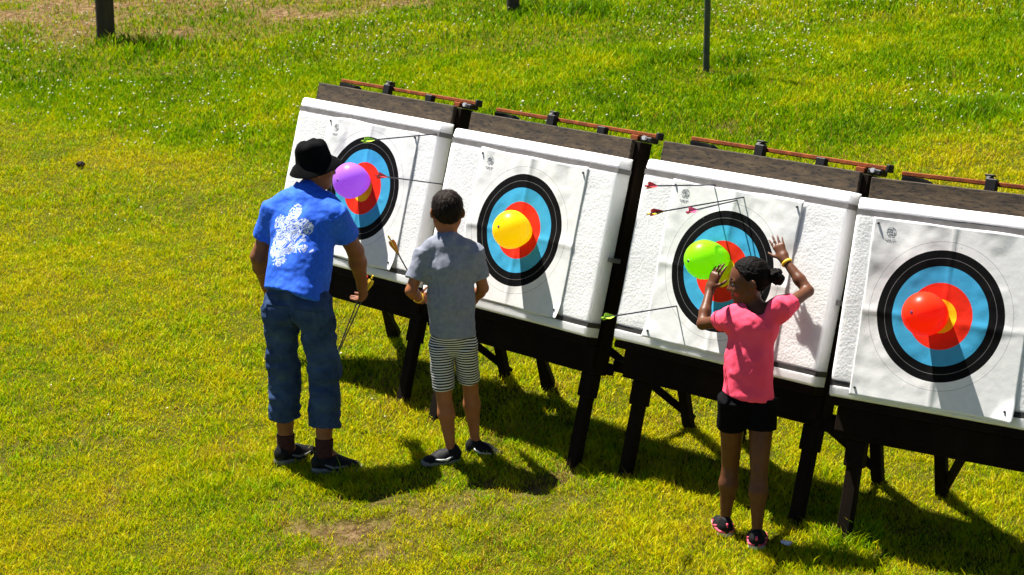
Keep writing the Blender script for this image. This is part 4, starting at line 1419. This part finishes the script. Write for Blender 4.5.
upv = np.array([0, .10, .995])
for cpx, cpy in ((277, 318), (311, 321)):
    c = mm(cpx, cpy, -.07); patch('back_pocket', jo, V, c, nrm(latv * [1, 1, 0]), upv, .125, .125, M['denim'])
for an, kn in ((anL, knL), (anR, knR)):
    f = Field(an - .2, an + .25, .005); f.cone(an - np.array([0, 0, .03]), lerp(an, kn, .16), .044, .047, None, 0, flat=True); finish(f, 'sock', M['sock'], root, 1)
shoe(root, anL, (.75, .65), gl[2], .25, .096, (M['rubber'], M['sole_grey'], M['sole_grey']), base)
shoe(root, anR, (.97, .05), gr[2], .25, .096, (M['rubber'], M['sole_grey'], M['sole_grey']), base)
tag(root, 'man in black bucket hat, blue polo shirt and cropped jeans, seen from behind holding arrows', 'person')
hd = wrR + nrm(fa + np.array([-.05, 0, -.35])) * .085 + np.array([-.012, .035, 0])
for k, (npx, tpx, c1, c2, lab) in enumerate((((372.5, 276.5), (340, 349), 'fl_yellow', 'fl_yellow', 'yellow fletched arrow held point down in the right hand of the man'),
                                             ((367, 277), (337.5, 352), 'fl_red', 'fl_red', 'red fletched arrow held point down in the right hand of the man'))):
    nk = at(*npx, hd[1] - .01 + .012 * k); tpp = at(*tpx, hd[1] + .09)
    tpp = nk + nrm(tpp - nk) * .66 if False else tpp
    arrow(tpp, nk, M[c1], M[c2], lab, 'arrows held in hands')

# ------------------------------------------------------------------ the boy
g0 = ground_hit(452, 460); Y0 = g0[1]
root = empty('person', g0); base = np.array(root.location)
mm = lambda px, py, dy: at(px, py, Y0 + dy)
gl = ground_hit(450, 462); gr = ground_hit(475, 453)
hipL, hipR = mm(441, 345, .02), mm(465, 344, .02)
anL, anR = at(451, 450, gl[1] + .01), at(475, 440, gr[1] + .01)
knL = at(444, 396, gl[1] + .02); knR = at(470.5, 388, gr[1] + .0)
pel, wai, che, nek = mm(453, 332, .02), mm(452, 308, .03), mm(449, 266, .05), mm(448.5, 237, .07)
shL, shR = mm(424, 254, .06), mm(474, 253, .06)
hc = mm(447, 212, .10); latv = nrm(shR - shL)
elL = along(411, 291, shL, .19); wrL = along(420, 299, elL, .16)
elR = along(483, 288, shR, .19); wrR = along(474, 300, elR, .17)
lo = np.array([g0[0] - .45, Y0 - .4, g0[2] - .1]); hi = np.array([g0[0] + .45, Y0 + .55, g0[2] + 1.5])
f = Field(lo, hi, .005)
f.cone(pel, wai, (.092, .07), (.085, .066), latv); f.cone(wai, che, (.085, .066), (.10, .072), latv, .03); f.cone(che, lerp(che, nek, .6), (.10, .072), (.08, .055), latv, .03)
f.cone(lerp(che, nek, .7), nek, (.06, .05), .044, latv, .03); f.cone(nek - np.array([0, 0, .01]), hc - np.array([0, .01, .05]), .043, .044, None, .015)
HP, HA = head(f, hc, nrm([-.18, .93, -.28]), np.array([0, .25, 1.]), .205)
for sh, el, wr in ((shL, elL, wrL), (shR, elR, wrR)):
    f.cone(lerp(sh, nek, .35), sh, .038, .038, None, .03); f.cone(sh, el, .036, .028, None, .02)
    f.cone(el, lerp(el, wr, .35), .028, .028, None, .012); f.cone(lerp(el, wr, .35), wr, .028, .019, None, .015)
hand(f, wrL, nrm(wrL - elL + np.array([.03, .03, .05])), np.array([.6, -.2, .5]), np.array([-.3, .3, .9]), .135, (.9, 1.0, .8), .05, .8, .020)
hand(f, wrR, nrm(wrR - elR), np.array([-.8, .2, .1]), np.array([.0, .3, .9]), .135, (.5, .6, .4), .05, .5, .020)
for hip, kn, an in ((hipL, knL, anL), (hipR, knR, anR)):
    f.cone(hip, kn, .058, .040, None, .02); f.cone(kn, lerp(kn, an, .32), .0385, .0415, None, .006); f.cone(lerp(kn, an, .32), an, .0415, .0215, None, .02)
    f.cone(an, an + np.array([0, .02, -.04]), .022, .026, None, .02)
finish(f, 'body', M['skin_boy'], root, 2)
face_details(HP, HA, .205, root, None, base)
f = Field(hc - .2, hc + .2, .004)
f.ell(HP(-.055, 0, .155), HA, (.435 * .205, .375 * .205, .385 * .205), .01); f.ell(HP(-.20, 0, -.02), HA, (.24 * .205, .325 * .205, .27 * .205), .02)
f.cut(HP(.27, 0, .22), nrm(HA[0] * .85 - HA[2] * .5)); f.cut(HP(-.2, 0, -.30), nrm(-HA[2] + HA[0] * .5))
for s in (-1, 1): f.ell(HP(-.01, s * .36, -.05), HA, (.10 * .205, .09 * .205, .14 * .205), .004, 'carve')
V, Q = f.surf(); V = relax(V, Q, 1); Nn = normals(V, Q)
V = V + Nn * (.0022 * noise3(V * np.array((60, 60, 34)) + 5.))[:, None]
pk = rng.choice(len(V), 5200)
pp, nn = V[pk] - base, Nn[pk]
crown = hc + HA[2] * .10 - HA[0] * .05
dr = V[pk] - crown; dr = dr - nn * (dr * nn).sum(1)[:, None]
dr /= np.maximum(np.linalg.norm(dr, axis=1), 1e-5)[:, None]
dr = dr + .16 * rng.standard_normal(dr.shape) + nn * .13; dr /= np.linalg.norm(dr, axis=1)[:, None]
sd = np.cross(dr, nn); sd /= np.maximum(np.linalg.norm(sd, axis=1), 1e-5)[:, None]
ln = (.014 + .012 * rng.random(len(pk)))[:, None]
S5 = np.stack([pp - sd * .0012, pp + sd * .0012, pp + dr * ln * .6 + sd * .001 - nn * .0, pp + dr * ln * .6 - sd * .001, pp + dr * ln - nn * .003], 1).reshape(-1, 3)
i5 = len(V) + np.arange(len(pk)) * 5
link_np('hair', np.concatenate([V - base, S5]), [Q, np.stack([i5, i5 + 1, i5 + 2, i5 + 3], -1), np.stack([i5 + 3, i5 + 2, i5 + 4], -1)], M['hair'], root, True)
f = Field(lo, hi, .005)
hemc = mm(452.5, 334, .02)
f.cone(hemc + (hemc - che) * .3, lerp(hemc, che, .55), (.120, .106), (.109, .088), latv, .02); f.cone(lerp(hemc, che, .45), che, (.108, .086), (.117, .09), latv, .04)
f.cone(che, lerp(che, nek, .60), (.117, .09), (.096, .070), latv, .04); f.cone(lerp(che, nek, .72), lerp(che, nek, .93), (.076, .064), (.060, .055), latv, .04)
for sh, el, fr in ((shL, elL, .70), (shR, elR, .70)):
    f.cone(lerp(sh, nek, .35), sh, .047, .048, None, .04); f.cone(lerp(sh, el, -.05), lerp(sh, el, fr), .048, .052, None, .025, flat=True)
f.cut(hemc, [0, 0, -1])
finish(f, 'grey_t_shirt', M['grey_shirt'], root, 2, [(.009, (14, 10, 3), 7.3), (.006, (26, 20, 7), 1.1), (.002, (45, 45, 45), 2.2)])
f = Field(nek - .15, nek + .15, .004)
cax = nrm(hc - nek); f.cone(lerp(che, nek, .86), lerp(che, nek, 1.0), (.064, .060), (.056, .054), latv, 0, flat=True); f.cone(nek - cax * .05, nek + cax * .06, .047, .046, None, .0, op='carve')
finish(f, 'neckband', M['grey_shirt'], root, 1)
f = Field(lo, hi, .005)
f.cone(pel + np.array([0, 0, .03]), pel, (.104, .085), (.108, .09), latv, .02); f.cone(hipL, hipR, .064, .066, None, .02)
for hip, kn, q_ in ((hipL, knL, .86), (hipR, knR, .80)): f.cone(hip, lerp(hip, kn, q_), (.062, .076), (.0555, .072), latv, .010, flat=True)
for hip, kn in ((hipL, knL), (hipR, knR)): f.cone(lerp(hip, kn, .76), lerp(hip, kn, .98), .0485, .063, None, .0, flat=True, op='carve')
so_, V = finish(f, 'striped_shorts', M['stripe'], root, 2, [(.005, (12, 12, 8), 5.3), (.002, (30, 30, 30), 1.1)])
band = (V[:, 2] + .010 * noise3(V * 9)) / .0132
at_ = so_.data.attributes.new('band', 'FLOAT', 'POINT'); at_.data.foreach_set('value', band.astype(np.float32))
ring(root, 'wristband', lerp(elL, wrL, .82), wrL - elL, .025, .006, M['wrist_yellow'], base)
shoe(root, anL, (-.80, -.30), gl[2], .20, .078, (M['rubber'], M['sole_grey'], M['swoosh']), base)
shoe(root, anR, (.85, -.28), gr[2], .20, .078, (M['rubber'], M['rubber'], M['swoosh']), base, tilt=.12)
tag(root, 'boy in grey t-shirt and striped shorts standing with his back to us', 'person')
hnd = wrL + nrm(wrL - elL + np.array([.03, .03, .05])) * .05
nk = at(388.5, 236.5, hnd[1] + .05)
arrow(at(424, 300, hnd[1] + .02), nk, M['fl_orange'], M['fl_yellow'], 'orange and yellow fletched arrow in the left hand of the boy', 'arrows held in hands')

# ------------------------------------------------------------------ the girl
g0 = ground_hit(742, 542); Y0 = g0[1]
root = empty('person', g0); base = np.array(root.location)
mm = lambda px, py, dy: at(px, py, Y0 + dy)
gl = ground_hit(726, 535); gr = ground_hit(757, 548)
hipL, hipR = mm(733, 405, .04), mm(762, 406, .04)
anL, anR = at(725, 523, gl[1] + .02), at(757, 534, gr[1] + .02)
knL, knR = at(730.5, 464, gl[1] + .03), at(759, 470, gr[1] + .05)
pel, wai, che, nek = mm(747.5, 388, .05), mm(749, 362, .07), mm(753.5, 326, .10), mm(757, 307, .12)
shL, shR = mm(731, 319, .13), mm(782, 309, .07)
hc = mm(749, 281.5, .16); latv = nrm(shR - shL)
elL = along(702.5, 324, shL, .215); 
hu, hv_, wrL = pix_to_board(2, 710, 289, .15)
wrL = along(710, 289, elL, .195)
elR = along(808, 291, shR, .21); wrR = along(784, 259, elR, .195)
GIRL_DBG = [((w_ - BW(2, 0, 0)) @ nrm(BW(2, 0, 0, 1) - BW(2, 0, 0))) for w_ in (shL, shR, elL, elR, wrL, wrR)]
lo = np.array([g0[0] - .45, Y0 - .35, g0[2] - .1]); hi = np.array([g0[0] + .5, Y0 + .75, g0[2] + 1.5])
f = Field(lo, hi, .0042)
f.cone(pel, wai, (.09, .07), (.078, .06), latv); f.cone(wai, che, (.078, .06), (.088, .062), latv, .03); f.cone(che, lerp(che, nek, .6), (.088, .062), (.075, .048), latv, .03)
f.cone(lerp(che, nek, .6), nek, (.055, .045), .038, latv, .03); f.cone(nek - np.array([0, 0, .01]), hc - np.array([0, .01, .05]), .037, .038, None, .012)
HP, HA = head(f, hc, nrm([-.99, .06, -.13]), np.array([-.12, 0.1, 1.]), .213)
for sh, el, wr in ((shL, elL, wrL), (shR, elR, wrR)):
    f.cone(lerp(sh, nek, .35), sh, .034, .034, None, .03); f.cone(sh, el, .033, .026, None, .02)
    f.cone(el, lerp(el, wr, .35), .026, .0265, None, .010); f.cone(lerp(el, wr, .35), wr, .0265, .0175, None, .015)
tL = along(722.5, 258, wrL, .14); dL = nrm(tL - wrL)
hand(f, wrL, dL, np.array([.55, .75, -.2]), np.array([.8, -.5, .2]), .140, (.15, .25, .2), .05, .2, .0185)
tR = along(776.5, 236, wrR, .125, True); dR = nrm(tR - wrR); nB = nrm(BW(2, 0, 0, 1) - BW(2, 0, 0))
dR = nrm(dR - nB * (dR @ nB) * .8)
hand(f, wrR, dR, -nB, np.array([-.9, .2, -.35]), .135, (.05, .15, .2), .17, .15, .0185)
for hip, kn, an in ((hipL, knL, anL), (hipR, knR, anR)):
    f.cone(hip, kn, .063, .040, None, .02); f.cone(kn, lerp(kn, an, .33), .0385, .043, None, .006); f.cone(lerp(kn, an, .33), an, .0415, .0205, None, .02)
    f.cone(an, an + np.array([0, .02, -.04]), .021, .025, None, .02)
finish(f, 'body', M['skin_girl'], root, 2)
face_details(HP, HA, .213, root, None, base)
f = Field(hc - .22, hc + .22, .004)
f.ell(HP(-.05, 0, .14), HA, (.435 * .213, .365 * .213, .385 * .213), .01); f.ell(HP(-.20, 0, .0), HA, (.25 * .213, .31 * .213, .22 * .213), .02)
f.cut(HP(.17, 0, .24), nrm(HA[0] * .80 - HA[2] * .55)); f.cut(HP(-.1, 0, -.16), nrm(-HA[2] + HA[0] * .35))
for s in (-1, 1): f.ell(HP(.02, s * .36, -.06), HA, (.12 * .2, .09 * .2, .13 * .2), .004, 'carve')
hr, _ = finish(f, 'hair', M['hair_black'], root, 1, [(.0025, (30, 30, 110), 5.), (.002, (140, 140, 90), 2.)])
bc = HP(-.55, .06, .07)
f = Field(bc - .1, bc + .1, .0035); f.ell(bc, HA, (.034, .034, .033), 0); f.ell(bc - HA[0] * .012 - HA[2] * .02, HA, (.024, .026, .022), .012)
finish(f, 'hair_bun', M['hair_black'], hr, 1, [(.006, (60, 60, 60), 5.), (.003, (130, 130, 130), 2.)])
ring(root, 'hair_tie', HP(-.43, .07, .05), bc - hc, .024, .006, M['hat'], base)
f = Field(lo, hi, .0045)
bkd = np.array([-.2, .98, 0])
hemc = mm(748, 395, .05)
f.cone(hemc + (hemc - wai) * .5, wai, (.130, .106), (.100, .082), latv, .02); f.cone(lerp(hemc, wai, .8), che, (.098, .080), (.105, .080), latv, .04)
f.cone(che, lerp(che, nek, .5), (.105, .078), (.092, .060), latv, .03); f.cone(lerp(che, nek, .45), lerp(che, nek, .80), (.086, .060), (.066, .054), latv, .03)
for sh, el, fr in ((shL, elL, .40), (shR, elR, .36)):
    f.cone(lerp(sh, nek, .35), sh, .046, .048, None, .04); f.cone(lerp(sh, el, -.08), lerp(sh, el, fr), .048, .047, None, .03, flat=True)
f.cut(hemc, nrm([-.12, 0, -1]))
f.cone(lerp(che, nek, .62) - bkd * .03, nek + np.array([0, 0, .07]), (.046, .04), (.068, .06), latv, .008, op='carve')
finish(f, 'pink_t_shirt', M['pink_shirt'], root, 2, [(.0065, (15, 11, 3.5), 3.3), (.005, (28, 22, 9), 6.1), (.002, (45, 45, 45), 2.2)])
f = Field(lo, hi, .005)
f.cone(pel + np.array([0, 0, .02]), pel, (.098, .080), (.104, .086), latv, .02); f.cone(hipL, hipR, .066, .070, None, .02)
for hip, kn in ((hipL, knL), (hipR, knR)): f.cone(hip + np.array([0, 0, .04]), lerp(hip, kn, .36), (.070, .082), (.070, .080), latv, .012, flat=True)
for hip, kn in ((hipL, knL), (hipR, knR)): f.cone(lerp(hip, kn, .26), lerp(hip, kn, .5), .062, .068, None, .0, flat=True, op='carve')
finish(f, 'shorts', M['shorts_black'], root, 2, [(.004, (14, 14, 14), 5.3)])
ring(root, 'wristband', lerp(elR, wrR, .88), wrR - elR, .0235, .007, M['wrist_yellow'], base)
for an, kn in ((anL, knL), (anR, knR)):
    f = Field(an - .15, an + .15, .004); f.cone(an - np.array([0, 0, .03]), lerp(an, kn, .03), .027, .027, None, 0, flat=True); finish(f, 'sock', M['hat'], root, 1)
shoe(root, anL, (-.1, .97), gl[2],   .195, .076, (M['rubber'], M['sole_white'], M['pink_trim']), base, accents=M['pink_trim'])
shoe(root, anR, (.15, .97), gr[2],   .195, .076, (M['rubber'], M['sole_white'], M['pink_trim']), base, accents=M['pink_trim'])
tag(root, 'girl in pink t-shirt and black shorts reaching both hands to a target', 'person')
print('GIRL', np.round(GIRL_DBG, 3), 'nrm')

# ------------------------------------------------------------------ light, sky, camera
w = bpy.data.worlds.new('World'); scn.world = w; w.use_nodes = True
nt = w.node_tree
sky = nt.nodes.new('ShaderNodeTexSky'); sky.sky_type = 'NISHITA'; sky.sun_disc = False; sky.altitude = 3000; sky.air_density = .5; sky.dust_density = .3
ts = -SUN
elev = math.asin(ts[2]); azi = math.atan2(ts[0], ts[1])
sky.sun_elevation = elev; sky.sun_rotation = azi
nt.links.new(sky.outputs[0], nt.nodes['Background'].inputs[0])
nt.nodes['Background'].inputs[1].default_value = .05
sl = bpy.data.lights.new('sun', 'SUN'); sl.energy = 5.0; sl.angle = R(.53); sl.color = (1, .95, .87)
so = bpy.data.objects.new('sun', sl); col.objects.link(so)
so.rotation_euler = Vector(SUN.tolist()).to_track_quat('-Z', 'Y').to_euler()
so.location = (-6, 6, 15)

cd = bpy.data.cameras.new('camera'); co = bpy.data.objects.new('camera', cd); col.objects.link(co)
co.location = CAM.tolist(); co.rotation_euler = (math.pi / 2 - PITCH, 0, 0)
cd.sensor_width = 36; cd.lens = FPX / 1024 * 36; cd.clip_end = 1000; cd.clip_start = .1
cd.dof.use_dof = True; cd.dof.focus_distance = 9.6; cd.dof.aperture_fstop = 8.0
scn.camera = co
scn.render.resolution_x, scn.render.resolution_y = 1024, 575
vs = scn.view_settings
vs.view_transform = 'Standard'; vs.look = 'None'; vs.gamma = 1; vs.use_curve_mapping = False
vs.exposure = 1.53
cy = scn.cycles
cy.use_denoising = True
cy.max_bounces = 8; cy.transparent_max_bounces = 8; cy.diffuse_bounces = 2
cy.sample_clamp_indirect = 6
